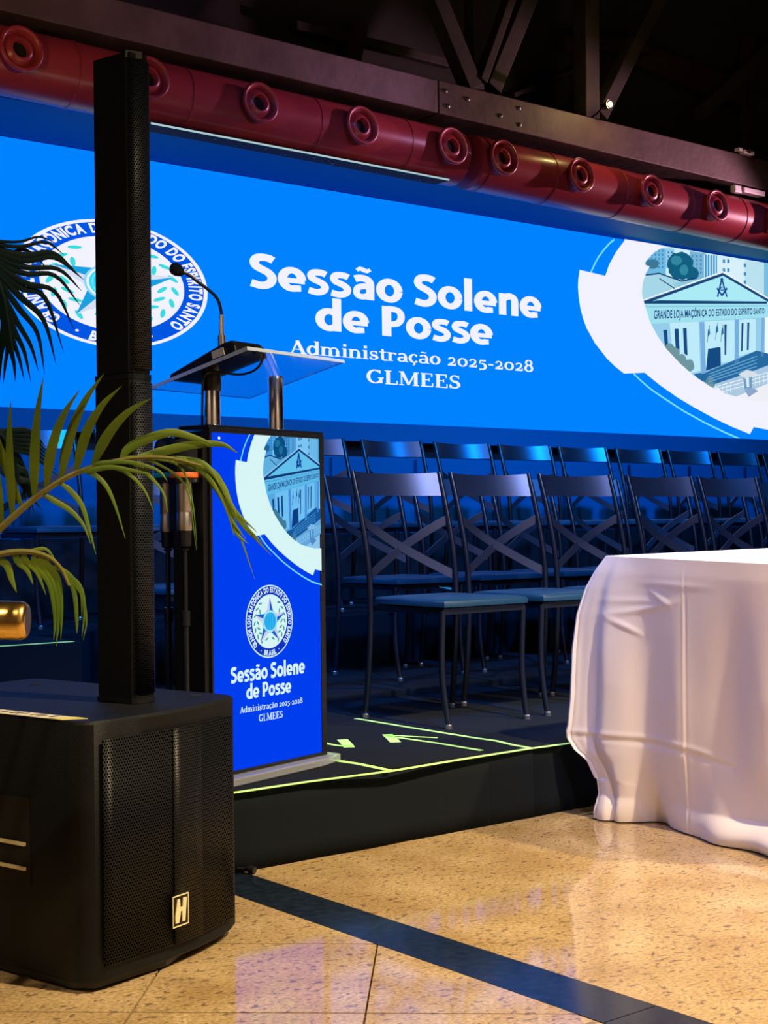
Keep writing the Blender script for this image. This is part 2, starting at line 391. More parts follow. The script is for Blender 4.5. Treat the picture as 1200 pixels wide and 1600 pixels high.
P = [on_z(-40, 1015, ZT), on_z(117, 1003, ZT)]
o = ch(MB().box((-1.2, 4.872, ZT+.0003), (P[1].x, 4.895, ZT+.0018)), 'tape_mark', 'tape', rl)

# ---- wall under and over the screen
YL = 6.55
tr = MB().box((-2.5, YL+.02, 0), (11, YL+.3, .82)).build('trim_1', 'blackgap'); tag(tr, kind='structure')
lw = MB()
lw.box((-2.5, YL+.045, .80), (11, YL+.1, 1.26))
wp = lw.build('wall_lower', 'bluewall'); tag(wp, kind='structure')
for i in range(14):                             # upright panels of the low wall
    x = 1.2+i*.62
    MB().box((x, YL+.015, .82), (x+.57, YL+.045, 1.25)).build('wall_panel', 'bluewall', wp, bevel=.006)
tag(MB().box((-2.5, YL+.08, 1.25), (11, YL+.3, 1.345)).build('trim_2', 'blackgap'), kind='structure')
tag(MB().box((-2.5, YL+.03, 2.9), (11, YL+.3, ZC)).build('wall_upper', 'wall'), kind='structure')
so = MB().add([(-2.5, 6.065, 2.786), (11, 6.065, 2.762), (11, YL+.08, 2.752), (-2.5, YL+.08, 2.752), (-2.5, 6.065, 2.83), (11, 6.065, 2.83), (11, YL+.08, 2.83), (-2.5, YL+.08, 2.83)], [(0, 3, 2, 1), (4, 5, 6, 7), (0, 1, 5, 4), (1, 2, 6, 5), (2, 3, 7, 6), (3, 0, 4, 7)])
tag(so.build('trim_3', 'bezel'), kind='structure')

# ================================================================== SCREEN ART
def glyphs(text, offset=0.0, space=1.0):
    cu = bpy.data.curves.new('tmp', 'FONT'); cu.body = text; cu.offset = offset; cu.space_character = space; cu.resolution_u = 4
    ob = bpy.data.objects.new('tmp', cu); COL.objects.link(ob); bpy.context.view_layer.update()
    me = ob.to_mesh(); vs = [(v.co.x, v.co.y) for v in me.vertices]; fs = [tuple(p.vertices) for p in me.polygons]
    ob.to_mesh_clear(); bpy.data.objects.remove(ob); bpy.data.curves.remove(cu)
    return vs, fs
CAP = .729
def _cap():
    v, f = glyphs('H'); return max(p[1] for p in v)
CAP = _cap()
_gc = {}
def bold(text, off=.036, sp=1.04):
    k = (text, off, sp)
    if k not in _gc: _gc[k] = glyphs(text, off, sp)
    return _gc[k]
# a small bold serif alphabet drawn as strokes: (width, strokes); stroke = points (x, y, width) ; cap height 1
def arc(cx, cy, rx, ry, a0, a1, w0, w1=None, n=14):
    w1 = w0 if w1 is None else w1; out = []
    for i in range(n+1):
        a = math.radians(a0+(a1-a0)*i/n); h = abs(math.cos(a))       # thick on the sides, thin at top and bottom
        out.append((cx+rx*math.cos(a), cy+ry*math.sin(a), w1+(w0-w1)*h))
    return out
TK, TN, XH = .155, .075, .68
def ser(x, y, w=.30): return [(x-w/2, y+(.03 if y < .3 else -.03), .06), (x+w/2, y+(.03 if y < .3 else -.03), .06)]
G = {
 'A': (.86, [[(.43, 1.0, .1), (.14, 0, .07)], [(.40, 1.0, .17), (.72, 0, .17)], [(.22, .33, .06), (.62, .33, .06)], ser(.13, 0, .26), ser(.72, 0, .30)]),
 'd': (.66, [arc(.28, .34, .2, .32, 40, 320, TK, TN), [(.50, 0, TK), (.50, 1.04, TK)], [(.36, 1.01, .06), (.5, 1.01, .06)], [(.5, .03, .06), (.64, .03, .06)]]),
 'm': (1.06, [[(.16, 0, TK), (.16, XH, TK)], [(.02, XH-.03, .06), (.16, XH-.03, .06)], ser(.16, 0), arc(.34, .45, .17, .2, 150, 20, .1, .08)+[(.51, .4, TK), (.51, 0, TK)], ser(.51, 0), arc(.69, .45, .17, .2, 150, 20, .1, .08)+[(.87, .4, TK), (.87, 0, TK)], ser(.87, 0)]),
 'n': (.72, [[(.16, 0, TK), (.16, XH, TK)], [(.02, XH-.03, .06), (.16, XH-.03, .06)], ser(.16, 0), arc(.35, .45, .18, .2, 150, 20, .1, .08)+[(.54, .4, TK), (.54, 0, TK)], ser(.54, 0)]),
 'i': (.34, [[(.17, 0, TK), (.17, XH, TK)], [(.03, XH-.03, .06), (.17, XH-.03, .06)], ser(.17, 0), [(.09, .93, .17), (.25, .93, .17)]]),
 's': (.52, [arc(.26, .50, .15, .15, 20, 200, .08, .07)+arc(.26, .18, .17, .15, 110, -20, .14, .15)+arc(.25, .18, .17, .15, -30, -170, .1, .07), [(.42, .46, .05), (.42, .66, .05)], [(.08, .02, .05), (.08, .22, .05)]]),
 't': (.44, [[(.2, .12, TK), (.2, .88, .12)], arc(.33, .14, .13, .12, 180, 320, .12, .09), [(.03, XH-.03, .06), (.4, XH-.03, .06)]]),
 'r': (.54, [[(.16, 0, TK), (.16, XH, TK)], [(.02, XH-.03, .06), (.16, XH-.03, .06)], ser(.16, 0), arc(.36, .44, .18, .19, 160, 50, .09, .09), [(.40, .58, .14), (.50, .58, .14)]]),
 'a': (.60, [arc(.27, .48, .17, .17, 160, 10, .12, .08)+[(.45, .42, TK), (.45, .05, TK)], arc(.25, .19, .17, .16, 60, 330, .13, .07), [(.45, .03, .06), (.60, .03, .06)]]),
 'o': (.64, [arc(.32, .34, .22, .31, 0, 360, TK, TN, 24)]),
 'c': (.56, [arc(.31, .34, .21, .31, 50, 320, TK, TN), [(.40, .55, .13), (.48, .55, .13)]]),
 '2': (.58, [arc(.27, .47, .16, .18, 170, -10, .1, .08)+[(.36, .28, .11), (.08, .06, .08)], [(.06, .06, .12), (.50, .06, .12)], [(.49, .04, .05), (.49, .22, .05)]]),
 '0': (.64, [arc(.32, .34, .22, .31, 0, 360, .13, .08, 24)]),
 '5': (.56, [[(.12, .62, .11), (.46, .62, .11)], [(.13, .62, .06), (.10, .34, .06)], arc(.24, .13, .2, .24, 100, -120, TK, .08), [(.07, -.12, .12), (.15, -.12, .12)]]),
 '8': (.62, [arc(.31, .74, .17, .21, 0, 360, .12, .08, 24), arc(.31, .27, .21, .25, 0, 360, .14, .08, 24)]),
 '-': (.40, [[(.05, .32, .1), (.35, .32, .1)]]),
 'G': (.88, [arc(.44, .5, .33, .46, 45, 330, .17, .07), [(.72, .05, .14), (.72, .42, .14)], [(.58, .42, .06), (.86, .42, .06)], [(.68, .74, .05), (.68, .98, .05)]]),
 'L': (.72, [[(.2, 0, .17), (.2, 1, .17)], ser(.2, 1, .34), [(.06, .035, .07), (.66, .035, .07)], [(.65, .02, .06), (.65, .28, .06)]]),
 'M': (1.08, [[(.16, 0, .07), (.16, 1, .07)], [(.17, 1, .17), (.52, .05, .12)], [(.86, 1, .08), (.52, .05, .08)], [(.88, 0, .17), (.88, 1, .17)], ser(.16, 0, .26), ser(.88, 0, .32), ser(.13, 1, .22), ser(.92, 1, .24)]),
 'E': (.76, [[(.2, 0, .17), (.2, 1, .17)], [(.06, .965, .07), (.64, .965, .07)], [(.06, .035, .07), (.68, .035, .07)], [(.2, .52, .06), (.5, .52, .06)], [(.63, .75, .06), (.63, 1, .06)], [(.67, 0, .06), (.67, .28, .06)], [(.49, .40, .05), (.49, .64, .05)]]),
 'S': (.64, [arc(.32, .74, .2, .22, 30, 220, .11, .08)+arc(.31, .27, .23, .24, 95, -20, .16, .16)+arc(.31, .27, .23, .23, -30, -170, .12, .08), [(.53, .72, .05), (.53, .98, .05)], [(.08, .02, .05), (.08, .30, .05)]]),
 ' ': (.34, []),
}
TIL = [(-.14, .84, .05), (-.07, .9, .07), (0, .87, .08), (.07, .84, .07), (.14, .9, .05)]
def serif(text):
    vs, fs, x = [], [], 0
    for c in text:
        base = {'ã': 'a', 'ç': 'c'}.get(c, c); w, st = G[base]; st = list(st)
        if c == 'ã': st.append([(.28+a, b+.0, t) for a, b, t in TIL] if G is not N2 else [(.31+a*1.25, b*1.03+.02, t*1.6) for a, b, t in TIL])
        if c == 'ç': st.append([(.31, .0, .06), (.34, -.12, .1), (.25, -.22, .06)])
        for s in st:
            n = len(s); o = len(vs)
            for i, (px, py, pw) in enumerate(s):
                a, b = s[max(i-1, 0)], s[min(i+1, n-1)]; t = Vector((b[0]-a[0], b[1]-a[1]))
                t = t.normalized() if t.length > 1e-6 else Vector((1, 0)); q = Vector((-t.y, t.x))*pw/2
                q = q*(1.15 if G is N2 else 1.08); vs += [(x+px-q.x, py-q.y), (x+px+q.x, py+q.y)]
            fs += [(o+2*i, o+2*i+2, o+2*i+3, o+2*i+1) for i in range(n-1)]
        x += w
    return vs, fs
def spl2(pts, w, n=5):
    P = spline([(x, y, 0) for x, y in pts], n); return [(p.x, p.y, w) for p in P]
W1 = .185
SPINE = [(.575, .855), (.47, .905), (.33, .915), (.20, .875), (.145, .755), (.19, .635), (.33, .555), (.47, .47), (.545, .345), (.51, .19), (.40, .105), (.27, .085), (.07, .135)]
N_ = {
 'S': (.68, [spl2(SPINE, W1)]),
 's': (.55, [spl2([(x*.83, y*.725+.004) for x, y in SPINE], .165)]),
 'e': (.66, [arc(.33, .365, .225, .275, 0, 290, .19, .16, 20)+[(.54, .115, .15)], [(.16, .33, .13), (.63, .33, .13)]]),
 'o': (.68, [arc(.34, .365, .235, .28, 0, 360, .19, .165, 26)]),
 'l': (.34, [[(.17, 0, .195), (.17, 1.07, .195)]]),
 'n': (.68, [[(.165, 0, .19), (.165, .72, .19)], spl2([(.20, .56), (.31, .63), (.42, .635), (.505, .57), (.525, .45), (.525, .2), (.525, 0)], .185)]),
 'd': (.68, [[(.53, 0, .19), (.53, 1.07, .19)], arc(.34, .36, .23, .28, 45, 320, .19, .165, 18)]),
 'a': (.63, [spl2([(.09, .61), (.20, .65), (.33, .65), (.44, .59), (.475, .46), (.475, .2), (.475, 0)], .18), spl2([(.45, .41), (.30, .405), (.17, .35), (.13, .22), (.17, .11), (.28, .08), (.40, .12), (.46, .2)], .15)]),
 'P': (.70, [[(.19, 0, .21), (.19, 1, .21)], spl2([(.2, .915), (.36, .92), (.50, .88), (.57, .75), (.56, .58), (.48, .46), (.36, .415), (.2, .41)], .165)]),
 ' ': (.27, []),
}
N2 = N_
def sans(text):
    global G
    keep = G; G = N2; vs, fs = [], []
    try:
        v, f = serif(text)
    finally: G = keep
    return v, f
class Art:
    """flat coloured shapes laid on one screen plane; P(x, z, layer) gives the place"""
    def __init__(s, P, rect): s.P = P; s.rect = rect; s.parts = {}
    def poly(s, part, key, pts, layer):
        pts = clip_rect(pts, *s.rect)
        if len(pts) < 3: return
        mb, keys = s.parts.setdefault(part, (MB(), []))
        if key not in keys: keys.append(key)
        mb.add([s.P(x, z, layer) for x, z in pts], [tuple(range(len(pts)))], keys.index(key))
    def mesh(s, part, key, vs, fs, layer):
        mb, keys = s.parts.setdefault(part, (MB(), []))
        if key not in keys: keys.append(key)
        mb.add([s.P(x, z, layer) for x, z in vs], fs, keys.index(key))
    def line(s, part, key, pts, w, layer):
        for a, b in zip(pts[:-1], pts[1:]):
            d = Vector((b[0]-a[0], b[1]-a[1]))
            if d.length < 1e-6: continue
            q = Vector((-d.y, d.x)).normalized()*w/2
            s.poly(part, key, [(a[0]-q.x, a[1]-q.y), (b[0]-q.x, b[1]-q.y), (b[0]+q.x, b[1]+q.y), (a[0]+q.x, a[1]+q.y)], layer)
    def text(s, part, key, gl, x0, x1, zb, zc, layer, cap=1.0):
        vs, fs = gl; a = min(v[0] for v in vs); b = max(v[0] for v in vs)
        s.mesh(part, key, [(x0+(v[0]-a)/(b-a)*(x1-x0), zb+v[1]/cap*(zc-zb)) for v in vs], fs, layer)
    def ring(s, part, key, c, r0, r1, sx, sz, layer, n=72):
        vs = []; 
        for i in range(n):
            a = 2*math.pi*i/n
            for r in (r0, r1): vs.append((c[0]+sx*r*math.sin(a), c[1]+sz*r*math.cos(a)))
        s.mesh(part, key, vs, [(2*i, 2*i+1, (2*i+3) % (2*n), (2*i+2) % (2*n)) for i in range(n)], layer)
    def seal(s, part, c, sx, sz, wk, ring_k, letter_k, armA, armB, cyan, cyan2, leaf, thick):
        q = lambda r, a: (c[0]+sx*r*math.sin(math.radians(a)), c[1]+sz*r*math.cos(math.radians(a)))
        s.poly(part, wk, [q(1, a*5) for a in range(72)], 1)
        s.poly(part, ring_k, [q(thick, a*5) for a in range(72)], 2)
        s.poly(part, wk, [q(.74, a*5) for a in range(72)], 3)
        for k in range(5):
            a = k*72; tip = q(.66, a); l = q(.27, a-36); r = q(.27, a+36)
            s.poly(part, armB, [tip, c, l], 4); s.poly(part, armA, [tip, r, c], 4)
        s.poly(part, cyan2, [q(.31, a*10) for a in range(36)], 5)
        s.poly(part, wk, [q(.285, a*10) for a in range(36)], 6)
        s.poly(part, cyan, [q(.26, a*10) for a in range(36)], 7)
        for k in range(-2, 3):                                          # meridians of the globe
            s.line(part, cyan2, [(c[0]+sx*.25*math.sin(t)*k/2.2, c[1]+sz*.25*math.cos(t)) for t in [math.pi*i/10 for i in range(11)]], sx*.012, 8)
        for side in (-1, 1):
            for i, a in enumerate((38, 56, 74, 92, 110, 128, 146, 164)):
                for rr, tilt in ((.50, 40), (.64, -30)):
                    if (i in (0,) and rr < .6) or (i == 7 and rr > .6): continue
                    m_ = q(rr, side*a); th = math.radians(side*a+90+side*tilt)
                    pl = [(m_[0]+sx*(.075*math.cos(t)*math.sin(th)+.028*math.sin(t)*math.cos(th)), m_[1]+sz*(.075*math.cos(t)*math.cos(th)-.028*math.sin(t)*math.sin(th))) for t in [2*math.pi*j/10 for j in range(10)]]
                    s.poly(part, leaf, pl, 3.5)
        def around(txt, a0, a1, flip):
            n = len(txt)
            wd = []
            for ch_ in txt:
                if ch_ == ' ': wd.append(.38); continue
                v, f = bold(ch_, .03); wd.append(max(p[0] for p in v)-min(p[0] for p in v)+.10)
            tot = sum(wd); x = 0
            for ch_, w_ in zip(txt, wd):
                am = a0+(a1-a0)*(x+w_/2)/tot; x += w_
                if ch_ == ' ': continue
                v, f = bold(ch_, .045); mid = (max(p[0] for p in v)+min(p[0] for p in v))/2
                h = .135; k = h/CAP; out = []
                kx = abs(math.radians(a1-a0))*.85/tot
                for px, py in v:
                    dx = (px-mid)*kx; dy = py*k
                    if not flip: r = .80+dy; ang = am+math.degrees(dx/.87)
                    else: r = .935-dy; ang = am-math.degrees(dx/.87)
                    out.append(q(r, ang))
                s.mesh(part, letter_k, out, f, 3)
        around('GRANDE LOJA MAÇÔNICA DO ESTADO DO ESPÍRITO SANTO', -139, 135, False)
        around('BRASIL', 197, 163, True)
        for a in (206, 154): s.poly(part, letter_k, [(q(.865, a)[0]+sx*.02*math.sin(t), q(.865, a)[1]+sz*.02*math.cos(t)) for t in [j for j in range(6)]], 3)
    def build(s, parent, labels):
        for part, (mb, keys) in s.parts.items():
            o = ch(mb, part.split('.')[0], keys, parent)
            if part == 'lettering': o['kind'] = 'stuff'
            if part in labels: o['label'] = labels[part]

# positions on the photographed wall screen (crop units of the picture corner)
def c6(x, y): p = on_y(880+x*.26667, 350+y*.26667, YL); return (p.x, p.z)
def pic(art, conv, tint):
    """the photograph of a temple front shown in the curved white frame"""
    def K(n, r, g, b): return E(tint[0]+n, *[int(c*t) for c, t in zip((r, g, b), tint[1])])
    def po(n, rgb, pts, layer=2): art.poly('picture', K(n, *rgb), [conv(*p) for p in pts], layer)
    R = 1270
    po('sky', (205, 240, 255), [(500, 60), (R, 60), (R, 1120), (1050, 1100), (850, 1020), (700, 920), (560, 790), (460, 650), (400, 500), (380, 400), (400, 250), (430, 160)], 1)
    po('ground', (238, 240, 245), [(900, 960), (R, 880), (R, 1130), (1050, 1100), (900, 1030)], 2)
    for x0, x1, y0, y1, c in ((480, 600, 130, 300, (110, 185, 225)), (600, 650, 140, 260, (150, 205, 235)), (740, 830, 160, 330, (120, 180, 215)), (900, 1062, 200, 380, (215, 240, 250)), (1062, 1175, 215, 420, (185, 225, 240)), (1175, R, 220, 440, (120, 190, 225)), (815, 900, 175, 330, (60, 150, 200))):
        po('b%d' % x0, c, [(x0, y0), (x1, y0+(x1-x0)*.12), (x1, y1), (x0, y1)])
    for i in range(5): po('bw', (190, 225, 240), [(822+i*16, 178), (829+i*16, 179), (829+i*16, 330), (822+i*16, 330)], 3)
    for bx, by, nx, ny, dx, dy in ((492, 150, 5, 5, 21, 24), (752, 182, 3, 5, 24, 24), (933, 208, 2, 2, 26, 52), (1056, 232, 1, 3, 20, 50), (610, 160, 2, 4, 20, 24)):
        for i in range(nx):
            for j in range(ny):
                w = 14 if bx > 900 else 9
                po('win', (30, 90, 150) if bx > 900 else (70, 140, 190), [(bx+i*dx, by+j*dy), (bx+i*dx+w, by+j*dy), (bx+i*dx+w, by+j*dy+w*1.5), (bx+i*dx, by+j*dy+w*1.5)], 3)
    rnd = random.Random(3)
    def blob(n, c, cx, cy, rx, ry, layer, k=26):
        po(n, c, [(cx+rx*(.86+.2*rnd.random())*math.cos(2*math.pi*i/k), cy+ry*(.86+.2*rnd.random())*math.sin(2*math.pi*i/k)) for i in range(k)], layer)
    blob('tree', (18, 95, 130), 685, 245, 78, 88, 4); blob('tree', (18, 95, 130), 745, 290, 48, 40, 4); blob('tree2', (50, 135, 160), 660, 215, 34, 30, 5, 14); blob('tree2', (50, 135, 160), 705, 270, 26, 34, 5, 14)
    blob('bush', (60, 120, 150), 520, 235, 40, 30, 4)
    po('roof', (165, 215, 232), [(380, 340), (555, 288), (690, 338), (650, 385), (470, 460), (380, 470)], 5)
    po('roof2', (140, 200, 222), [(640, 345), (790, 322), (830, 330), (655, 385)], 5)
    art.line('picture', K('dk', 25, 70, 120), [conv(*p) for p in ((480, 300), (560, 290), (690, 335), (780, 318))], .010*tint[2], 6)
    art.line('picture', K('dk', 25, 70, 120), [conv(*p) for p in ((560, 320), (655, 382))], .008*tint[2], 6)
    po('ped', (170, 235, 245), [(430, 470), (932, 290), (R, 492), (R, 470), (430, 470)] if False else [(430, 475), (932, 292), (1190, 450), (R, 500), (R, 466)], 6)
    for a, b in (((440, 470), (932, 294)), ((932, 294), (1200, 450))):
        art.line('picture', K('dk', 25, 70, 120), [conv(*a), conv(*b)], .022*tint[2], 8)
        art.line('picture', K('wh', 240, 250, 255), [conv(a[0], a[1]-12), conv(b[0], b[1]-12)], .012*tint[2], 8)
    po('dk', (25, 70, 120), [(430, 462), (560, 447), (1190, 455), (1190, 468), (430, 468)], 8)
    po('frz', (160, 225, 240), [(430, 470), (1200, 468), (R, 480), (R, 540), (1200, 546), (430, 590)], 7)
    po('frl', (120, 190, 215), [(430, 484), (1200, 478), (1200, 482), (430, 488)], 8)
    po('fac', (150, 205, 235), [(430, 588), (1200, 546), (R, 545), (R, 800), (800, 905), (560, 905), (430, 700)], 6)
    po('facl', (190, 235, 250), [(620, 580), (790, 572), (800, 860), (720, 880), (640, 780)], 7)
    po('facl', (190, 235, 250), [(825, 572), (1000, 562), (1000, 800), (832, 835)], 7)
    po('facl', (190, 235, 250), [(1028, 562), (1125, 556), (1125, 745), (1026, 775)], 7)
    po('wh', (240, 250, 255), [(1178, 548), (R, 545), (R, 800), (1178, 760)], 7)
    for pl in ([(582, 622), (605, 620), (612, 726), (592, 718)], [(648, 615), (672, 614), (678, 737), (655, 728)], [(698, 611), (719, 610), (725, 772), (705, 760)], [(940, 590), (954, 588), (951, 768), (942, 770)], [(1041, 582), (1053, 580), (1047, 744), (1038, 748)], [(1075, 578), (1087, 577), (1083, 738), (1072, 740)], [(845, 732), (918, 720), (920, 830), (832, 862)]):
        po('dk2', (22, 75, 130), pl, 8)
    for pl in ([(795, 578), (822, 575), (832, 875), (806, 880)], [(1003, 562), (1027, 560), (1024, 818), (999, 822)], [(1158, 552), (1176, 551), (1170, 778), (1154, 778)]): po('col', (120, 175, 225), pl, 9)
    for k, (x, y) in enumerate(((845, 615), (893, 598), (925, 610))):
        art.line('picture', K('dk', 25, 70, 120), [conv(x+8, y-20), conv(x-6, y+80)], .005*tint[2], 9)
        po('flag', (45, 115, 165), [(x+7, y-12), (x+12, y+30), (x-4, y+48), (x-2, y+10)], 9)
    po('step', (40, 105, 160), [(760, 880), (835, 868), (1130, 742), (R, 780), (R, 850), (900, 950), (800, 920)], 9)
    for i in range(4): art.line('picture', K('stl', 110, 175, 215), [conv(850, 880+i*15), conv(1130, 775+i*20)], .006*tint[2], 10)
    for cx, cy in ((650, 760), (690, 800), (735, 830), (620, 735), (860, 930)): blob('shrub', (110, 150, 160), cx, cy, 32, 40, 9, 12)
    po('road', (170, 200, 225), [(880, 940), (1060, 880), (R, 800), (R, 905), (1000, 1015), (960, 1010)], 10)
    for i in range(16):
        x = 905+i*24; art.line('picture', K('wh', 240, 250, 255), [conv(x, 955-i*6.5), conv(x, 1008-i*6.5)], .005*tint[2], 11)
    for d in (0, 18, 40): art.line('picture', K('wh', 240, 250, 255), [conv(900, 950+d), conv(R, 850+d)], .005*tint[2], 11)
    po('gh', (215, 225, 235), [(1020, 880), (1070, 856), (1112, 864), (1135, 885), (1062, 908)], 12)
    po('ghb', (110, 160, 195), [(1048, 900), (1100, 892), (1102, 960), (1056, 968)], 12)
    po('ghw', (225, 235, 245), [(1066, 903), (1082, 900), (1084, 955), (1070, 958)], 13)
    po('ghs', (140, 165, 205), [(1056, 972), (1100, 960), (1138, 978), (1082, 1014)], 12)
    # square-and-compass emblem
    em = K('emb', 20, 70, 150); w = .016*tint[2]
    for pts in (((925, 322), (900, 428)), ((925, 322), (955, 428)), ((897, 376), (926, 420), (956, 376))): art.line('picture', em, [conv(*p) for p in pts], w, 9)
    art.poly('picture', em, [conv(925+9*math.cos(t), 326+10*math.sin(t)) for t in [math.pi*i/5 for i in range(10)]], 9)
    v, f = bold('G'); a = min(p[0] for p in v); b = max(p[0] for p in v)
    art.mesh('picture', em, [conv(916+(p[0]-a)/(b-a)*19, 392-p[1]/CAP*24) for p in v], f, 10)
    v, f = bold('GRANDE LOJA MAÇÔNICA DO ESTADO DO ESPÍRITO SANTO', .02); a = min(p[0] for p in v); b = max(p[0] for p in v)
    out = []
    for p in v:
        t = (p[0]-a)/(b-a); t2 = t*(1.0+.18*(1-t)); x = 528+t2*647; yb = 556-30*t2; h = 48-16*t2; out.append(conv(x, yb-p[1]/CAP*h))
    art.mesh('picture', K('ltr', 15, 60, 130), out, f, 9)
    # white sweeping frame and its thin lines
    outer = [(352, 40), (352, 100), (325, 135), (300, 170), (262, 240), (240, 305), (90, 270), (82, 320), (80, 370), (84, 430), (95, 500), (110, 555), (130, 610), (180, 700), (250, 790), (300, 838), (350, 877), (470, 872), (560, 945), (660, 1015), (760, 1075), (870, 1135), (980, 1188), (1088, 1232), (1110, 1190), (1200, 1208), (R, 1222)]
    inner = [(R, 1050), (1100, 1035), (1000, 1010), (930, 990), (850, 950), (760, 890), (680, 820), (600, 735), (545, 655), (500, 570), (485, 520), (470, 470), (458, 430), (455, 400), (457, 370), (460, 345), (478, 290), (500, 250), (465, 237), (490, 205), (530, 165), (575, 140), (600, 120), (600, 40)]
    # split in strips so that the shape stays simple
    import bisect
    art.poly('frame_print', tint[3], [conv(*p) for p in outer+inner], 15)
    ln = E(tint[0]+'line', 120, 225, 255)
    art.line('frame_print', ln, [conv(*p) for p in ((293, 92), (265, 115), (240, 142), (218, 170), (200, 195), (183, 225), (168, 258), (155, 285))], .012*tint[2], 15)
    art.line('frame_print', ln, [conv(*p) for p in ((405, 877), (450, 920), (490, 955), (530, 985), (585, 1022), (640, 1058), (700, 1097), (760, 1130), (820, 1163), (880, 1193), (950, 1226), (1020, 1256), (1090, 1282), (1200, 1310))], .012*tint[2], 15)

# ---------------- the LED wall
LX0, LX1 = .2, c6(1262, 600)[0]
LZ0, LZ1 = 1.4535, 2.7415
led = thing('led_screen', 'huge blue LED wall screen with white lettering, seal and temple photo', 'screen', (4.9, YL+.06, LZ0))
ch(MB().box((LX0, YL, LZ0), (LX1, YL+.03, LZ1)), 'display_panel', 'led_blue', led)
ch(MB().box((LX0-.02, YL+.03, 1.345), (LX1+.02, YL+.078, 2.748)), 'cabinet', 'plastic', led)
f_ = ch(MB().box((-2.4, YL+.002, 1.345), (10.9, YL+.029, LZ0-.001)), 'lower_fascia', 'bezel', led); f_['label'] = 'dark blue fascia strip under the display'
artL = Art(lambda x, z, l: (x, YL-.0006*l-.001, z), (LX0, LZ0, LX1, LZ1))
MT['led_txt'] = MT['led_white']
def led_text(gl, pl, pr, pc, cap):
    """left/right extremes and cap-top measured in the photograph"""
    a, b, c = on_y(*pl, YL), on_y(*pr, YL), on_y(*pc, YL); zb = (a.z+b.z)/2
    artL.text('lettering', 'led_txt', gl, a.x, b.x, zb, c.z, 2, cap)
led_text(sans('Sessão Solene'), (390, 449.5), (846, 497.5), (409, 397.5), 1.0)
led_text(sans('de Posse'), (492.5, 515), (770, 540), (613, 479.5), 1.0)
led_text(serif('Administração 2025-2028'), (451, 553), (833, 580), (465, 532), 1.0)
led_text(serif('GLMEES'), (572.5, 599), (719, 607), (600, 578.5), 1.0)
artL.seal('seal', (3.5549, 2.0924), .548, .3186, 'led_white', E('ring', 0, 85, 225), 'led_white', E('armA', 25, 160, 225), E('armB', 215, 225, 245), E('cy', 40, 225, 250), E('cy2', 140, 215, 250), E('lf', 60, 220, 225), .955)
pic(artL, c6, ('L', (1, 1, 1), 1.0, 'led_white'))
artL.build(led, {'lettering': 'white event lettering in four centred lines', 'seal': 'round blue and white seal with a star and laurel leaves', 'picture': 'blue-tinted photo of a temple front with a lettered frieze', 'frame_print': 'white notched sweep framing the photo'})

# ================================================================== LECTERN WITH UPRIGHT SCREEN
TO = Vector((2.0253, 3.2278, 0)); TU = Vector((.9644, .2643, 0)); TNn = Vector((.2643, -.9644, 0))
TW, TH, TZ = .4455, .884, .2355
def tvp(x, y):                                  # photograph pixel -> (u, z) on the lectern screen
    d = ray(x, y); t = ((TO-EYE).dot(TNn))/d.dot(TNn); p = EYE+d*t; return ((p-TO).dot(TU), p.z)
lec = thing('lectern', 'black lectern with a tall upright blue screen and clear acrylic top', 'lectern', TO+TU*.22-TNn*.05+Vector((0, 0, ZS)))
lf = frame(TO, TU, -TNn, (0, 0, 1))             # local: u along the screen, y to the back, z up
ZTOP = TZ+TH
ch(MB().box((-.004, 0, TZ-.012), (TW+.018, .10, ZTOP+.004), fr=lf), 'cabinet', 'plastic', lec, bevel=.004)
fr_ = MB()
for a, b in (((-.008, -.006, TZ-.014), (0, .02, ZTOP+.010)), ((TW, -.006, TZ-.014), (TW+.022, .02, ZTOP+.010)), ((0, -.006, TZ-.014), (TW, .02, TZ)), ((0, -.006, ZTOP), (TW, .02, ZTOP+.010))): fr_.box(a, b, fr=lf)
ch(fr_, 'screen_frame', 'plastic', lec, bevel=.002)
cap_ = MB().prism([(-.008, -.004), (TW+.022, -.004), (TW+.022, .085), (-.008, .105)], ZTOP+.010, ZTOP+.020, fr=lf); ch(cap_, 'top_plate', 'black_metal', lec, bevel=.002)
sd = MB().prism([(0, 0), (.02, 0), (.02, .11), (0, .11)], TZ-.012, ZTOP-.03, fr=lambda p: lf(Vector((p.x-.022, p.y+.005, p.z)))); ch(sd, 'side_panel', 'plastic', lec, bevel=.003)
ch(MB().box((.06, .02, ZS+.021), (TW-.05, .09, TZ-.012), fr=lf), 'foot_block', 'plastic', lec)
pl = MB().prism([(-.03, -.045), (.02, -.055), (.40, -.05), (TW+.055, -.028), (TW+.06, .02), (TW+.04, .14), (-.03, .14)], ZS+.001, ZS+.021, fr=lf)
b_ = ch(pl, 'base_plate', 'frost', lec, bevel=.003); b_['label'] = 'thick clear acrylic foot plate'
ch(MB().box((0, -.003, TZ), (TW, -.001, ZTOP), fr=lf), 'display_panel', E('tvblue', 0, 62, 238), lec)
artT = Art(lambda x, z, l: lf(Vector((x, -.0035-.0004*l, z))), (0, TZ, TW, ZTOP))
MT['tv_txt'] = emit('tv_text', srgb(215, 245, 245), 1.0)
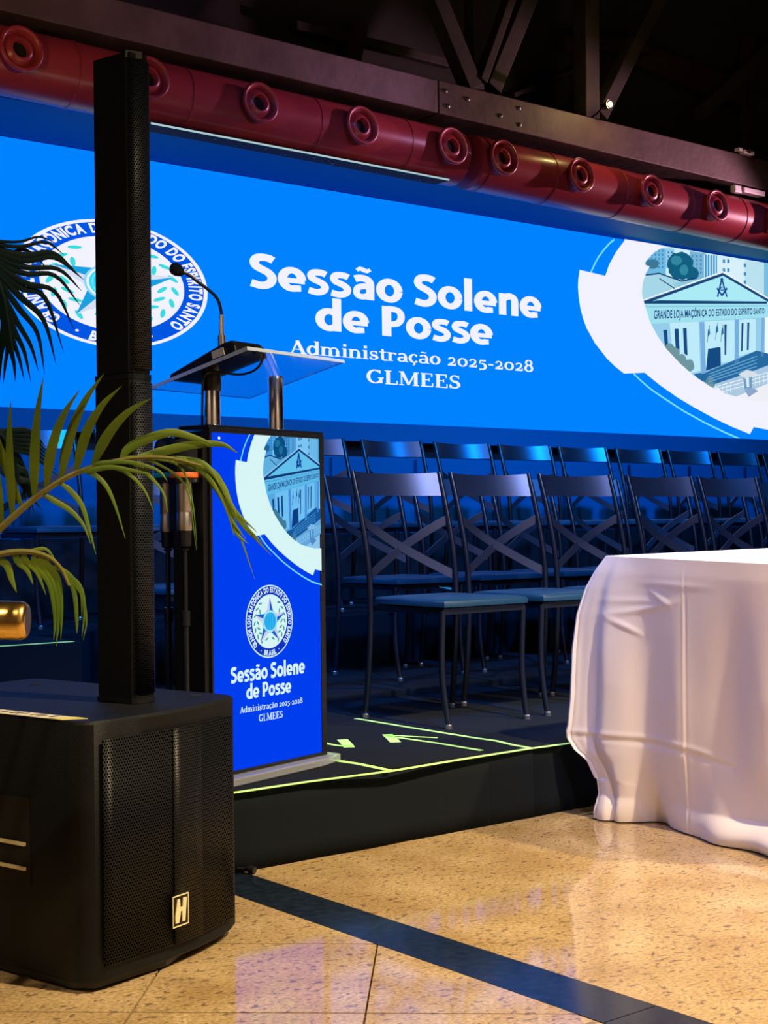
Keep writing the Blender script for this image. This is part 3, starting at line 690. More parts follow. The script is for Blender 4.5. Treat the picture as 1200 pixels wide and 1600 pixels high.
# affine map from the wall art to the lectern art
import itertools
src = [(1128, 428), (1007, 471), (904, 422), (973, 584), (1171, 678.5), (1200, 474)]
dst = [(465, 702), (410, 747.5), (364, 719), (394.5, 837.6), (486, 899), (497, 732)]
def solve3(Amat, y):
    return Matrix(Amat).inverted() @ Vector(y)
sx = [on_y(*p, YL) for p in src]; dx_ = [tvp(*p) for p in dst]
ATA = [[sum(r[i]*r[j] for r in [(p.x, p.z, 1) for p in sx]) for j in range(3)] for i in range(3)]
cu_ = solve3(ATA, [sum(r[i]*d[0] for r, d in zip([(p.x, p.z, 1) for p in sx], dx_)) for i in range(3)])
cz_ = solve3(ATA, [sum(r[i]*d[1] for r, d in zip([(p.x, p.z, 1) for p in sx], dx_)) for i in range(3)])
def cT(x, y):
    X, Z = c6(x, y); return (cu_[0]*X+cu_[1]*Z+cu_[2], cz_[0]*X+cz_[1]*Z+cz_[2])
def tv_text(gl, plf, pr, pc, cap):
    a, b, c = tvp(*plf), tvp(*pr), tvp(*pc); artT.text('lettering', 'tv_txt', gl, a[0], b[0], (a[1]+b[1])/2, c[1], 2, cap)
tv_text(sans('Sessão Solene'), (358.7, 1068.4), (474.6, 1051.3), (361.6, 1043), 1.0)
tv_text(sans('de Posse'), (383, 1092.3), (453.4, 1082), (410, 1065.8), 1.0)
tv_text(serif('Administração 2025-2028'), (373, 1114.5), (470.8, 1098), (376, 1104.5), 1.0)
tv_text(serif('GLMEES'), (402.6, 1128), (440, 1120.5), (405, 1116), 1.0)
sc_, se_, sb_ = tvp(419.5, 970.7), tvp(455.5, 970.7-2), tvp(419.5, 913.8)
artT.seal('seal', sc_, se_[0]-sc_[0], sb_[1]-sc_[1], 'tv_txt', E('tring', 15, 50, 190), 'tv_txt', E('tA', 20, 95, 205), E('tB', 205, 205, 235), E('tc', 30, 170, 235), E('tc2', 90, 200, 245), E('tl', 60, 160, 165), .965)
pic(artT, cT, ('T', (.58, .82, .97), .32, 'tv_txt'))
artT.build(lec, {'lettering': 'white event lettering in four lines', 'seal': 'small round seal with a blue star', 'picture': 'blue-tinted photo of a temple front', 'frame_print': 'white notched sweep framing the photo'})
# chrome tubes
def tube_at(px, y0, y1, off=.055, rad=.0):
    return None
tcy = .055
def tube_u(px, py):
    d = ray(px, py); t = ((TO-TNn*tcy-EYE).dot(TNn))/d.dot(TNn); p = EYE+d*t; return (p-TO).dot(TU), p.z
u1, z1 = tube_u(331, 574); u2, z2 = tube_u(430, 585)
rt = .0215
for u, zt in ((u1, z1), (u2, z2)):
    o = lf(Vector((u, tcy, 0)))
    t_ = ch(MB().lathe([(rt+.004, ZTOP+.020), (rt+.004, ZTOP+.023), (rt, ZTOP+.025), (rt, zt-.004), (rt-.003, zt)], 28, fr=frame(o, (1, 0, 0), (0, 1, 0), (0, 0, 1))), 'chrome_tube', 'chrome', lec, smooth=True)
o = lf(Vector((u1, tcy, 0)))
ch(MB().lathe([(rt+.001, ZTOP+.115), (rt+.0025, ZTOP+.118), (rt+.0025, ZTOP+.168), (rt+.001, ZTOP+.171)], 24, fr=frame(o, (1, 0, 0), (0, 1, 0), (0, 0, 1))), 'tape_wrap', 'plastic', lec, smooth=True)
# acrylic reading board, tilted up towards the audience
BC = lf(Vector((.205, .045, 0))); tilt = math.radians(13)
BM = (TNn*math.cos(tilt)+Vector((0, 0, math.sin(tilt)))); BN = TU.cross(BM); BN = BN if BN.z > 0 else -BN
BZ = 1.283
bfr = frame(Vector((BC.x, BC.y, BZ)), TU, BM, BN)
ch(MB().box((-.20, -.175, 0), (.20, .175, .008), fr=bfr), 'reading_board', 'acrylic', lec)
eg = MB().box((-.2035, -.175, -.0005), (-.2002, .1785, .0085), fr=bfr).box((-.2002, .1752, -.0005), (.2035, .1785, .0085), fr=bfr)
ch(eg, 'board_edge_glint', 'edge', lec)  # added strips painting the bright rim of the clear board
for u, zt in ((u1, z1), (u2, z2)):                # acrylic wedges joining tubes and board
    o = lf(Vector((u, tcy, zt)))
    zb = BZ+(TNn.dot(o-BC))*math.tan(tilt)
    ch(MB().lathe([(rt*.8, zt), (rt*.75, zb-.004)], 16, fr=frame((o.x, o.y, 0), (1, 0, 0), (0, 1, 0), (0, 0, 1))), 'acrylic_wedge', 'frost', lec, smooth=True)
MT['star'] = emit('standby_light', (1, .75, .6), 3)
sp_ = tvp(340.5, 684.5); ch(MB().lathe([(.0035, 0), (.002, .002)], 12, fr=frame(lf(Vector((sp_[0], -.004, sp_[1]))), TU, (0, 0, 1), TNn)), 'indicator_light', 'star', lec)

# gooseneck microphone on the board
def onb(x, y, h=.008):                          # photograph pixel -> point on the board
    o = bfr(Vector((0, 0, h))); d = ray(x, y); t = (o-EYE).dot(BN)/d.dot(BN); p = EYE+d*t-o
    return Vector((p.dot(TU), p.dot(BM), h))
gm = thing('gooseneck_microphone', 'black gooseneck desk microphone on the clear lectern top', 'microphone', bfr(Vector((-.128, 0, .009))))
q0 = Vector((-.128, .018, .008))
def wedge():
    vs = []
    prof = [(-.130, .006), (-.126, .014), (.070, .040), (.098, .038), (.110, .020), (.110, 0), (-.130, 0)]
    mb = MB(); L_ = []
    for w_ in (-.062, .062):
        for a, h in prof: L_.append(bfr(Vector((q0.x+w_*(1-.1*(h > .03)), q0.y+a, .0095+h))))
    n = len(prof)
    mb.add(L_, [tuple(range(n)), tuple(range(n, 2*n))[::-1]]+[(i, (i+1) % n, n+(i+1) % n, n+i) for i in range(n)])
    return mb
ch(wedge(), 'desk_base', 'plastic', gm, bevel=.004)
lb = MB(); lb.box((q0.x-.0630, q0.y+.030, .016), (q0.x-.0615, q0.y+.072, .036), fr=bfr); ch(lb, 'base_label', 'label_paper', gm)
root = bfr(Vector((q0.x+.01, q0.y+.078, .048)))
DG = (root-EYE).dot(FW)
root = at(346.5, 541, DG)
g1 = at(346, 492, DG)
ch(MB().tube([root, at(346, 524, DG)], .0105, 14), 'collar', 'nickel', gm, smooth=True)
ch(MB().tube([at(346, 527, DG), at(345.5, 505, DG), g1], [.0068, .0068, .0062], 14), 'connector', 'chrome', gm, smooth=True)
ch(MB().tube(spline([at(*p, DG+dz) for p, dz in (((346, 500), 0), ((345, 484), 0), ((339, 466), -.01), ((326, 453), -.02), ((310, 441), -.03), ((297, 431), -.035), ((287, 426), -.04))], 6), .0042, 10), 'gooseneck', 'black_metal', gm, smooth=True)
hd = at(275.5, 421, DG-.045); ax = (at(262, 414, DG-.06)-at(287, 428, DG-.03)).normalized()
ay = ax.cross(Vector((0, 0, 1))).normalized(); az = ax.cross(ay)
ch(MB().lathe([(.006, -.022), (.012, -.016), (.0165, -.004), (.0165, .006), (.013, .013), (.007, .017), (.001, .0185)], 18, fr=frame(hd, ay, az, ax)), 'microphone_head', 'foam', gm, smooth=True)
cb = spline([bfr(Vector((q0.x+.05, q0.y+.115, .02))), at(372, 541, DG), at(392, 540, DG-.02), at(408, 548, DG-.04), at(411, 560, DG-.05), at(400, 577, DG-.03), at(378, 585, DG), at(352, 583, DG+.0), at(332, 581, DG+.0), at(321, 585, DG), at(317, 600, DG+.02), at(316, 640, DG+.03), at(316, 672, DG+.05)], 6)
tag(MB().tube(cb, .0032, 8).build('microphone_cable', 'plastic', smooth=True), 'thin black cable looping from the desk microphone below the acrylic top', 'cable')

# ================================================================== HANDHELD MICROPHONES ON STANDS
def mic_set(px, D, ytop, ybody0, ybody1, ring, lab, slab_):
    c = at(px, 760, D); x, y = c.x, c.y
    zz = lambda yy: at(px, yy, D).z
    fr = frame((x, y, 0), (1, 0, 0), (0, 1, 0), (0, 0, 1))
    m_ = thing('handheld_microphone', lab, 'microphone', (x, y, zz(ybody1)-.04), 0, 'foam-topped microphones left of the lectern')
    zf, zb0, zb1 = zz(ytop), zz(ybody0), zz(ybody1)
    ch(MB().lathe([(.008, zb1-.045), (.017, zb1-.040), (.0185, zb1-.004), (.0185, zb1)], 20, fr=fr), 'tail_cap', 'plastic', m_, smooth=True)
    ch(MB().lathe([(.0205, zb1), (.0212, zb1+.004), (.0205, zb1+.045), (.0198, zb1+.047), (.0205, zb1+.05), (.0205, zb0-.006)], 24, fr=fr), 'body', 'nickel', m_, smooth=True)
    ch(MB().lathe([(.021, zb0-.006), (.037, zb0-.003), (.038, zb0+.006), (.03, zb0+.009)], 24, fr=fr), 'collar', 'black_metal', m_, smooth=True)
    r_ = ch(MB().lathe([(.0345, zb0+.0085), (.0355, zb0+.010), (.0355, zb0+.021), (.0345, zb0+.0225)], 24, fr=fr), 'tape_ring', ring, m_, smooth=True); r_['label'] = ring+' tape ring'
    hgt = zf-(zb0+.022)
    ch(MB().lathe([(.034, zb0+.022), (.0345, zb0+.03), (.0345, zf-.030), (.031, zf-.015), (.023, zf-.005), (.010, zf-.0005), (.001, zf)], 26, fr=fr), 'foam_windscreen', 'foam', m_, smooth=True)
    s_ = thing('microphone_stand', slab_, 'stand', (x, y, ZS), 0, 'microphone stands left of the lectern')
    ch(MB().lathe([(.048, ZS+.0005), (.048, ZS+.012), (.042, ZS+.018), (.012, ZS+.020), (.012, ZS+.05)], 28, fr=fr), 'base', 'black_metal', s_, smooth=True)
    ch(MB().lathe([(.0085, ZS+.04), (.0085, .62), (.0125, .622), (.0125, .66), (.0065, .662), (.0065, zb1-.050)], 16, fr=fr), 'pole', 'black_metal', s_, smooth=True)
    ch(MB().lathe([(.0065, zb1-.052), (.011, zb1-.050), (.011, zb1-.0455)], 16, fr=fr), 'clip', 'plastic', s_, smooth=True)
mic_set(261.5, 3.93, 683, 752, 831, 'green', 'silver handheld microphone with black foam top and green tape ring', 'slim black stand holding the green-ringed microphone')
mic_set(288.0, 3.76, 685, 752, 829, 'orange', 'silver handheld microphone with black foam top and orange tape ring', 'slim black stand holding the orange-ringed microphone')

# ================================================================== SUBWOOFER AND COLUMN SPEAKER
SA = math.radians(76); SE = Vector((math.sin(SA), math.cos(SA), 0)); SS = Vector((-math.cos(SA), math.sin(SA), 0))
SO = Vector((1.312, 2.493, 0)); sf = frame(SO, SE, SS, (0, 0, 1)); SH = .512
sub = thing('subwoofer', 'large black subwoofer box with perforated front grille and cream badge', 'speaker', sf(Vector((.2, .35, 0))))
def front(e, s0=0.0, n=20):
    return None
def prof(inset=0.0, e0=-.03, e1=.445, k=.55):
    pts = []; n = 18
    for i in range(n+1):
        t = i/n; e = e0+.035+(e1-e0-.070)*t; s = .0+k*(max(0, e-.13))**2*1.15+.25*(max(0, .06-e))**2
        pts.append((e, s+inset))
    return pts
base_pts = [(-.03, .055), (-.024, .022), (-.008, .006)]+prof()[1:-1]+[(.420, .056), (.442, .070), (.453, .088), (.456, .115), (.456, .72), (.445, .74), (-.01, .74), (-.03, .72)]
ch(MB().prism([(-.022, .06), (.0, .02), (.18, .012), (.41, .10), (.435, .14), (.435, .73), (-.022, .73)], .006, .030, fr=sf), 'plinth', 'plastic', sub)
ch(MB().prism(base_pts, .018, SH, fr=sf, bev=.006), 'cabinet', 'cabinet', sub, smooth=35)
# grille sheet standing proud of the curved front, with UVs for its holes
gp = [p for p in prof() if .004 <= p[0] <= .400]
gp = [(.004, gp[0][1]+.0008)]+gp[1:-1]+[(.398, gp[-1][1]-.001)]
def grille_mesh(pts, off, z0, z1, frm, name, m, parent, nz=1, edge=.003):
    vs, fs, uv = [], [], []; L_ = 0
    for i, (e, s) in enumerate(pts):
        if i: L_ += math.hypot(e-pts[i-1][0], s-pts[i-1][1])
        for z in (z0, z1): vs.append(frm(Vector((e, s-off, z)))); uv.append((L_, z))
    n = len(pts); fs = [(2*i, 2*i+2, 2*i+3, 2*i+1) for i in range(n-1)]
    mb = MB().add(vs, fs); o = ch(mb, name, m, parent, smooth=True)
    me = o.data; l = me.uv_layers.new(name='UVMap')
    for lp in me.loops: l.data[lp.index].uv = uv[lp.vertex_index]
    sm = o.modifiers.new('solid', 'SOLIDIFY'); sm.thickness = edge; sm.offset = 0
    return o
gp2 = [(e, s) for e, s in gp]
third = [[p for p in gp2 if a-1e-6 <= p[0] <= b+1e-6] for a, b in ((0, .07), (.06, .20), (.19, .29), (.28, .41))]
grille_mesh(gp2, .006, .05, SH-.035, sf, 'front_grille', 'grille', sub)
MT['rib'] = mesh_grille('centre_grille', (.0075, .009, .011), (.001, .001, .0015), .0066, .5, flat=1.9)
cp_ = [p for p in gp2 if .17 <= p[0] <= .275]
grille_mesh(cp_, .0095, .05, SH-.036, sf, 'centre_grille', 'rib', sub)
# badge with its letter
be = .20
def bs(e): return .55*(max(0, e-.13))**2*1.15
def bf(p): return sf(Vector((be+p.x, bs(be+p.x)-.0115-p.z, .115+p.y)))
bd = MB()
for a, b in (((-.024, -.031, 0), (.024, -.029, .002)), ((-.024, .029, 0), (.024, .031, .002)), ((-.024, -.029, 0), (-.0222, .029, .002)), ((.0222, -.029, 0), (.024, .029, .002))): bd.box(a, b, fr=bf)
b0 = ch(MB().box((-.024, -.031, -.002), (.024, .031, .0), fr=bf), 'badge', 'plastic', sub)
hb = MB()
def flat(pts, z0, z1):
    n = len(pts); vs = [bf(Vector((x, y, z0))) for x, y in pts]+[bf(Vector((x, y, z1))) for x, y in pts]
    hb.add(vs, [tuple(range(n))[::-1], tuple(range(n, 2*n))]+[(i, (i+1) % n, n+(i+1) % n, n+i) for i in range(n)])
flat([(-.016, -.023), (-.006, -.023), (-.001, -.006), (-.003, .023), (-.010, .023), (-.017, -.010)], 0, .0022)
flat([(.004, -.023), (.013, -.023), (.018, .023), (.007, .023), (.004, .0)], 0, .0022)
flat([(-.014, -.003), (.010, -.001), (.012, .007), (-.011, .006)], 0, .0021)
hb.v += []; o_ = ch(hb, 'badge_letter', 'badge', sub); o_['label'] = 'cream slanted letter H'
o_ = ch(bd, 'badge_border', 'badge', sub)
# side handle: recess with two pale bars at the box's left side
hx = -.0305
ch(MB().box((hx-.0015, .165, .185), (hx+.001, .40, .355), fr=sf), 'handle_recess', 'throat', sub)
for z in (.215, .262):
    ch(MB().box((hx-.008, .175, z), (hx-.002, .40, z+.007), fr=sf), 'handle_bar', 'badge', sub, bevel=.001)
# sticker along the left top edge with faded lettering, screw hole and pole plate
tl = MB().prism([(-.028, .075), (.012, .045), (.012, .50), (-.028, .50)], SH+.0004, SH+.0014, fr=sf); tlo = ch(tl, 'label_strip', 'label_paper', sub); tlo['label'] = 'yellow and cream label strip with faded black writing'
ch(MB().prism([(-.028, .075), (.012, .045), (.012, .085), (-.028, .11)], SH+.0015, SH+.0018, fr=sf), 'label_tip', 'label', sub)
inkb = MB(); r_ = random.Random(5)
for i in range(26):
    s = .12+i*.0145; e = -.018+r_.random()*.006
    if r_.random() < .82: inkb.box((e, s, SH+.0015), (e+.016+.006*r_.random(), s+.004+.004*r_.random(), SH+.0019), fr=sf)
io = ch(inkb, 'label_writing', 'ink', sub); io['kind'] = 'stuff'
for e, s in ((.36, .62), (.40, .14), (.05, .66)):
    ch(MB().lathe([(.013, SH-.001), (.013, SH+.0012), (.006, SH+.0014)], 16, fr=frame(sf(Vector((e, s, 0))), (1, 0, 0), (0, 1, 0), (0, 0, 1))), 'screw_plug', 'throat', sub)
# column
cw, cdp = .062, .105; CE, CS = .218, .140; cf = frame(sf(Vector((CE, CS, 0))), SE, SS, (0, 0, 1)); CT = 1.862; CJ = 1.190
cfp = lambda z: None
col = thing('column_speaker', 'tall slim black column loudspeaker rising from the subwoofer', 'speaker', cf(Vector((cw/2, cdp/2, SH))))
def cprof(w, d, k=0): return [(0-k, .004-k), (.006, -.004-k), (w*.5, -.010-k), (w-.006, -.004-k), (w+k, .004-k), (w+k, d+k), (-k, d+k)]
ch(MB().prism(cprof(cw, cdp), SH+.012, CJ-.006, fr=cf), 'lower_cabinet', 'cabinet', col)
ch(MB().prism(cprof(cw-.003, cdp-.004), CJ+.006, CT, fr=cf, bev=.002), 'upper_cabinet', 'cabinet', col)
ch(MB().prism(cprof(cw, cdp, .002), SH+.001, SH+.0115, fr=cf), 'base_shoe', 'plastic', col)
ch(MB().prism(cprof(cw, cdp, .001), CJ-.0055, CJ+.0055, fr=cf), 'joint_collar', 'black_metal', col)
gpc = [(.003, -.001), (.012, -.0065), (cw*.5, -.0105), (cw-.012, -.0065), (cw-.004, -.001)]
grille_mesh(gpc, .003, SH+.022, CJ-.012, cf, 'lower_grille', 'cgrille', col, edge=.002)
grille_mesh(gpc, .003, CJ+.014, CT-.014, cf, 'upper_grille', 'cgrille', col, edge=.002)
ch(MB().prism([(-.001, .002), (cw*.5, -.013), (cw-.002, .002), (cw-.002, .010), (-.001, .010)], CT-.012, CT+.003, fr=cf), 'top_rim', 'black_metal', col)

# ================================================================== CHAIRS
def make_chair():
    c = thing('cross_back_chair', '', 'chair')
    zs = .392
    def seat_bm():
        mb = MB(); ring = [(-.190, -.205), (-.150, -.212), (.150, -.212), (.190, -.205), (.196, -.16), (.186, .165), (.150, .178), (-.150, .178), (-.186, .165), (-.196, -.16)]
        n = len(ring); lv = [(.94, 0), (1, .005), (1, .020), (.97, .027), (.80, .031), (.4, .033)]
        vs = [(x*k, y*k-.01*(1-k), zs+h) for k, h in lv for x, y in ring]
        fs = [tuple(range(n))[::-1], tuple(range((len(lv)-1)*n, len(lv)*n))]
        for q in range(len(lv)-1):
            for i in range(n): j = (i+1) % n; fs.append((q*n+i, q*n+j, (q+1)*n+j, (q+1)*n+i))
        return mb.add(vs, fs)
    seat_bm().build('seat', 'vinyl', c, smooth=50)
    f = MB()
    for a, b in (((-.185, -.195, .372), (.185, -.180, .3915)), ((-.185, .155, .372), (.185, .170, .3915)), ((-.188, -.18, .372), (-.173, .155, .3915)), ((.173, -.18, .372), (.188, .155, .3915))): f.box(a, b)
    f.build('seat_frame', 'black_metal', c)
    for s in (-1, 1):
        MB().tube(spline([(s*.200, .205, .012), (s*.199, .192, .10), (s*.198, .178, .25), (s*.198, .172, .40), (s*.199, .182, .55), (s*.200, .215, .70), (s*.201, .262, .858)], 4), [.0105]*24+[.0095], 10).build('back_post', 'black_metal', c, smooth=True)
        MB().tube(spline([(s*.178, -.205, .012), (s*.180, -.190, .09), (s*.182, -.180, .20), (s*.183, -.188, .385)], 4), .0105, 10).build('front_leg', 'black_metal', c, smooth=True)
        for y in (.205, -.205):
            x = s*(.200 if y > 0 else .178); MB().lathe([(.0125, 0), (.0125, .012), (.011, .016)], 12, fr=frame((x, y, 0), (1, 0, 0), (0, 1, 0), (0, 0, 1))).build('glide', 'glide', c)
    ypost = lambda z: .182+(z-.55)*.225 if z < .70 else .215+(z-.70)*.297
    # curved top rail
    mb = MB(); n = 16; vs = []
    for i in range(n+1):
        t = -1+2*i/n; x = t*.196; bow = .042*(1-t*t)
        for z, d in ((.772, 0), (.858-.006*(1-t*t), 0)):
            y = ypost(z)+bow; vs += [(x, y-.0015, z), (x, y+.0015, z)]
    fs = []
    for i in range(n):
        a, b = i*4, i*4+4
        fs += [(a, b, b+2, a+2), (a+1, a+3, b+3, b+1), (a, a+1, b+1, b), (a+2, b+2, b+3, a+3)]
    fs += [(0, 2, 3, 1), (4*n, 4*n+1, 4*n+3, 4*n+2)]
    mb.add(vs, fs).build('top_rail', 'rail', c, smooth=30)
    for s in (-1, 1):
        pts = []
        for i in range(13):
            t = -1+2*i/12; z = .585+s*t*.100; pts.append((t*.196, ypost(max(z, .55))+.045*(1-t*t)+(.0022*s), z))
        MB().band(pts, (0, 0, 1), .031, .003).build('cross_band', 'rail', c, smooth=30)
    return c
c0 = make_chair(); used = [False]
def chair(x, y, z, rz, label, group):
    if not used[0]: r = c0; used[0] = True
    else:
        r = c0.copy(); COL.objects.link(r)
        for k in list(c0.children):
            if k.get('own'): continue
            q = k.copy(); COL.objects.link(q); q.parent = r
    r.location = (x, y, z); r.rotation_euler = (0, 0, rz); r['label'] = label; r['group'] = group
    return r
ORD = ['first', 'second', 'third', 'fourth', 'fifth', 'sixth', 'seventh', 'eighth', 'ninth', 'tenth', 'eleventh', 'twelfth']
rr = random.Random(11)
for i, (a, b) in enumerate(((3.136, 3.534), (3.588, 4.018), (4.06, 4.448), (4.559, 4.949), (5.017, 5.422), (5.516, 5.91))):
    chair((a+b)/2, 3.806+rr.uniform(-.012, .012), ZS, rr.uniform(-.02, .02), 'black cross-back chair in the front row, %s counting from the lectern' % ORD[i], 'front row of cross-back chairs')
chair(2.93, 4.88, ZR, .02, 'black cross-back chair in the middle row, alone left of the lectern behind the column speaker', 'middle row of cross-back chairs')
for i, x in enumerate((3.99, 4.49, 4.99, 5.48, 5.97, 6.46, 6.95)):
    c = chair(x, 4.865+rr.uniform(-.015, .015), ZR, rr.uniform(-.025, .025), 'black cross-back chair in the middle row, %s to the right of the lectern' % ORD[i], 'middle row of cross-back chairs')
    if i == 0:
        t_ = MB().add([(.03, -.19, .390), (.06, -.20, .374), (.10, -.215, .366), (.115, -.20, .372), (.08, -.185, .380), (.05, -.18, .392)], [(0, 1, 4, 5), (1, 2, 3, 4)]).build('torn_tag', 'label_paper', c, solid=.001); t_['label'] = 'torn pale paper tag under the seat'; t_['own'] = 1
r3 = [(2.14, 2.55), (2.65, 3.055), (3.177, 3.571), (3.683, 4.09), (4.19, 4.60), (4.713, 5.121), (5.222, 5.616), (5.699, 6.097), (6.166, 6.588), (6.661, 7.078), (7.145, 7.546), (7.63, 8.052), (8.107, 8.51)]
for i, (a, b) in enumerate(r3):
    if i < 1: continue
    if i <= 4:
        lab = {1: 'black cross-back chair on the riser, behind the palm fronds', 2: 'black cross-back chair on the riser, behind the column speaker', 3: 'black cross-back chair on the riser, rising behind the foam-topped microphones', 4: 'black cross-back chair on the riser, half hidden by the right edge of the lectern'}[i]
    else: lab = 'black cross-back chair in the raised back row, %s of those wholly right of the lectern' % ORD[i-5]
    chair((a+b)/2, 5.775, ZT, rr.uniform(-.015, .015), lab, 'back row of cross-back chairs')

# ================================================================== TABLE WITH CLOTH
def cloth():
    TX, TY, TX2, TY2, r = 3.215, 2.965, 5.05, 2.13, .02
    ztop = lambda x, y: .775+(y-TY)*.026+(x-TX)*.009
    # perimeter: start mid back edge -> far left corner -> left side -> near corner -> near edge
    per = []
    def seg(a, b, n, nx, ny):
        for i in range(n): t = i/n; per.append((a[0]+(b[0]-a[0])*t, a[1]+(b[1]-a[1])*t, nx, ny))
    def fan(c, a0, a1, n):
        for i in range(n): a = math.radians(a0+(a1-a0)*i/n); per.append((c[0]+r*math.cos(a), c[1]+r*math.sin(a), math.cos(a), math.sin(a)))
    seg((TX2-r, TY), (TX+r+.12, TY), 40, 0, 1); seg((TX+r+.12, TY), (TX+r, TY), 14, 0, 1); fan((TX+r, TY-r), 90, 180, 34)
    seg((TX, TY-r), (TX, TY2+r), 190, -1, 0); fan((TX+r, TY2+r), 180, 270, 20)
    seg((TX+r, TY2), (TX2-r, TY2), 70, 0, -1); fan((TX2-r, TY2+r), 270, 360, 16); seg((TX2, TY2+r), (TX2, TY-r), 24, 1, 0); fan((TX2-r, TY-r), 0, 90, 16)
    n = len(per); NZ = 130
    def interp(tb, v):
        for (a, x), (b, y) in zip(tb[:-1], tb[1:]):
            if a <= v <= b: return x+(y-x)*(v-a)/(b-a)
        return tb[-1][1] if v > tb[-1][0] else tb[0][1]
    cornR = [(0, .012), (.05, .010), (.12, .022), (.17, .050), (.2, .092), (.235, .118), (.27, .112), (.35, .104), (.5, .096), (.6, .084), (.68, .058), (.74, .025), (.775, 0)]
    g = lambda x, c, w: math.exp(-((x-c)/w)**2)
    vs = []
    for i, (x, y, nx, ny) in enumerate(per):
        for k in range(NZ+1):
            t = k/NZ; zt = ztop(x, y); t2 = t**.92; z = zt*(1-t2); z = max(z, .004)
            # distance along the left side from the far corner
            s = (TY-y) if nx < -.5 or (x < TX+.03 and ny < .9 and y > TY2+.01) else -1
            off = .004*min(1, t*20); ox = oy = 0
            # far corner drape, hanging out over the stage edge
            dc = math.hypot(x-TX, y-TY); cw_ = math.exp(-(dc/.085)**2)
            cr = interp(cornR, z)*cw_; ox += -.42*cr; oy += .91*cr
            sc = (TX-x)*0+(x-TX) if ny > .5 else -(TY-y)
            off += .011*math.sin(sc/.0125+.6)*math.exp(-(dc/.075)**2)*min(1, t*3)*(.3 if z < .12 else 1)
            if ny > .9 and x > TX+.03:
                oy += .07*min(1, t*3)*math.exp(-(x-TX)/.25)*(1 if z > .21 else .15) + .012*math.sin(x*23)*t
            if nx < -.5:
                env = min(1, t*2.2)
                off += env*(-.020*g(s, .050, .013)+.012*g(s, .095, .03)-.010*g(s, .17, .05)+.010*g(s, .28, .035)*.5+.026*g(s, .60, .10)-.010*g(s, .47, .06)+.02*g(s, .75, .04)*env)
                off += .0016*(g(s, .301, .004)-g(s, .307, .005)) * min(1, t*6)        # pressed vertical crease
                zc = .253-.09*s+.02*math.sin(s*6)
                off += .0024*(g(z, zc, .008)-g(z, zc-.014, .009))*(1 if s < .47 else 0)                # pressed level crease
                for s0, z0, dz, ln, am in ((.04, .60, .20, .26, .0035), (.03, .645, .02, .22, .002), (.06, .60, -.55, .10, .004), (.17, .68, -.5, .1, .003), (.12, .70, -.03, .3, .002)):
                    d = (s-s0); zz_ = z0+dz*d
                    if 0 < d < ln: off += am*g(z, zz_, .008)*math.sin(math.pi*d/ln)
                # wide soft folds in the lowest part
                lo = max(0, (.22-z)/.22)
                off += lo*(.020*math.sin(s*17+.8)+.012*math.sin(s*31))-.06*lo**2*g(s, .13, .07)-.02*lo*g(s, .26, .05)
            elif ny < -.5 or nx > .5:
                off += .02*t*math.sin((x+y)*14)
            off += .0009*math.sin(y*21+z*5+1.3*math.sin(z*9))*math.sin(z*13+y*6)
            # hem gathered on the floor
            if z < .075 and (nx < -.3 or ny < -.3):
                p = (1-z/.075); am = .035+.025*math.sin(s*9+2) if s >= 0 else .03
                if s >= 0: am *= min(1, max(0, (s-.20)/.12)) if s > .12 else .25
                off += am*math.sin(min(1, p)*math.pi*.75)
            vs.append((x+nx*off+ox, y+ny*off+oy, z))
    fs = []
    for i in range(n):
        j = (i+1) % n
        for k in range(NZ): fs.append((i*(NZ+1)+k, j*(NZ+1)+k, j*(NZ+1)+k+1, i*(NZ+1)+k+1))
    # top: rings shrinking to the centre
    cx, cy = (TX+TX2)/2, (TY+TY2)/2; o = len(vs); prev = [i*(NZ+1) for i in range(n)]
    for q in (.9, .6, .3):
        cur = []
        for i, (x, y, nx, ny) in enumerate(per):
            xx, yy = cx+(x-cx)*q, cy+(y-cy)*q; cur.append(len(vs)); vs.append((xx, yy, ztop(xx, yy)+.0015))
        for i in range(n): j = (i+1) % n; fs.append((prev[i], cur[i], cur[j], prev[j]))
        prev = cur
    fs.append(tuple(prev))
    return MB().add(vs, fs)
tag(cloth().build('tablecloth', 'cloth', smooth=True), 'creased white tablecloth draped to the floor over a rectangular table', 'tablecloth')
# its hem bunched on the floor near the right edge of the view
def hem():
    mb = MB(); P = [(1052, 1288), (1070, 1296), (1090, 1302), (1120, 1306), (1150, 1312), (1180, 1316), (1215, 1318)]
    pts = [on_z(x, y, .0) for x, y in P]; rs = [.006, .014, .022, .026, .024, .028, .028]
    pts = [Vector((p.x, p.y, r*.72)) for p, r in zip(pts, rs)]
    sp = spline(pts, 5); rr_ = []
    for i in range(len(sp)): t = i/(len(sp)-1)*(len(rs)-1); a = int(min(t, len(rs)-2)); rr_.append((rs[a]+(rs[a+1]-rs[a])*(t-a))*(1+.12*math.sin(i*1.7)))
    return mb.tube(sp, rr_, 12)
hm = hem().build('hem_roll', 'cloth', bpy.data.objects['tablecloth'], smooth=True)

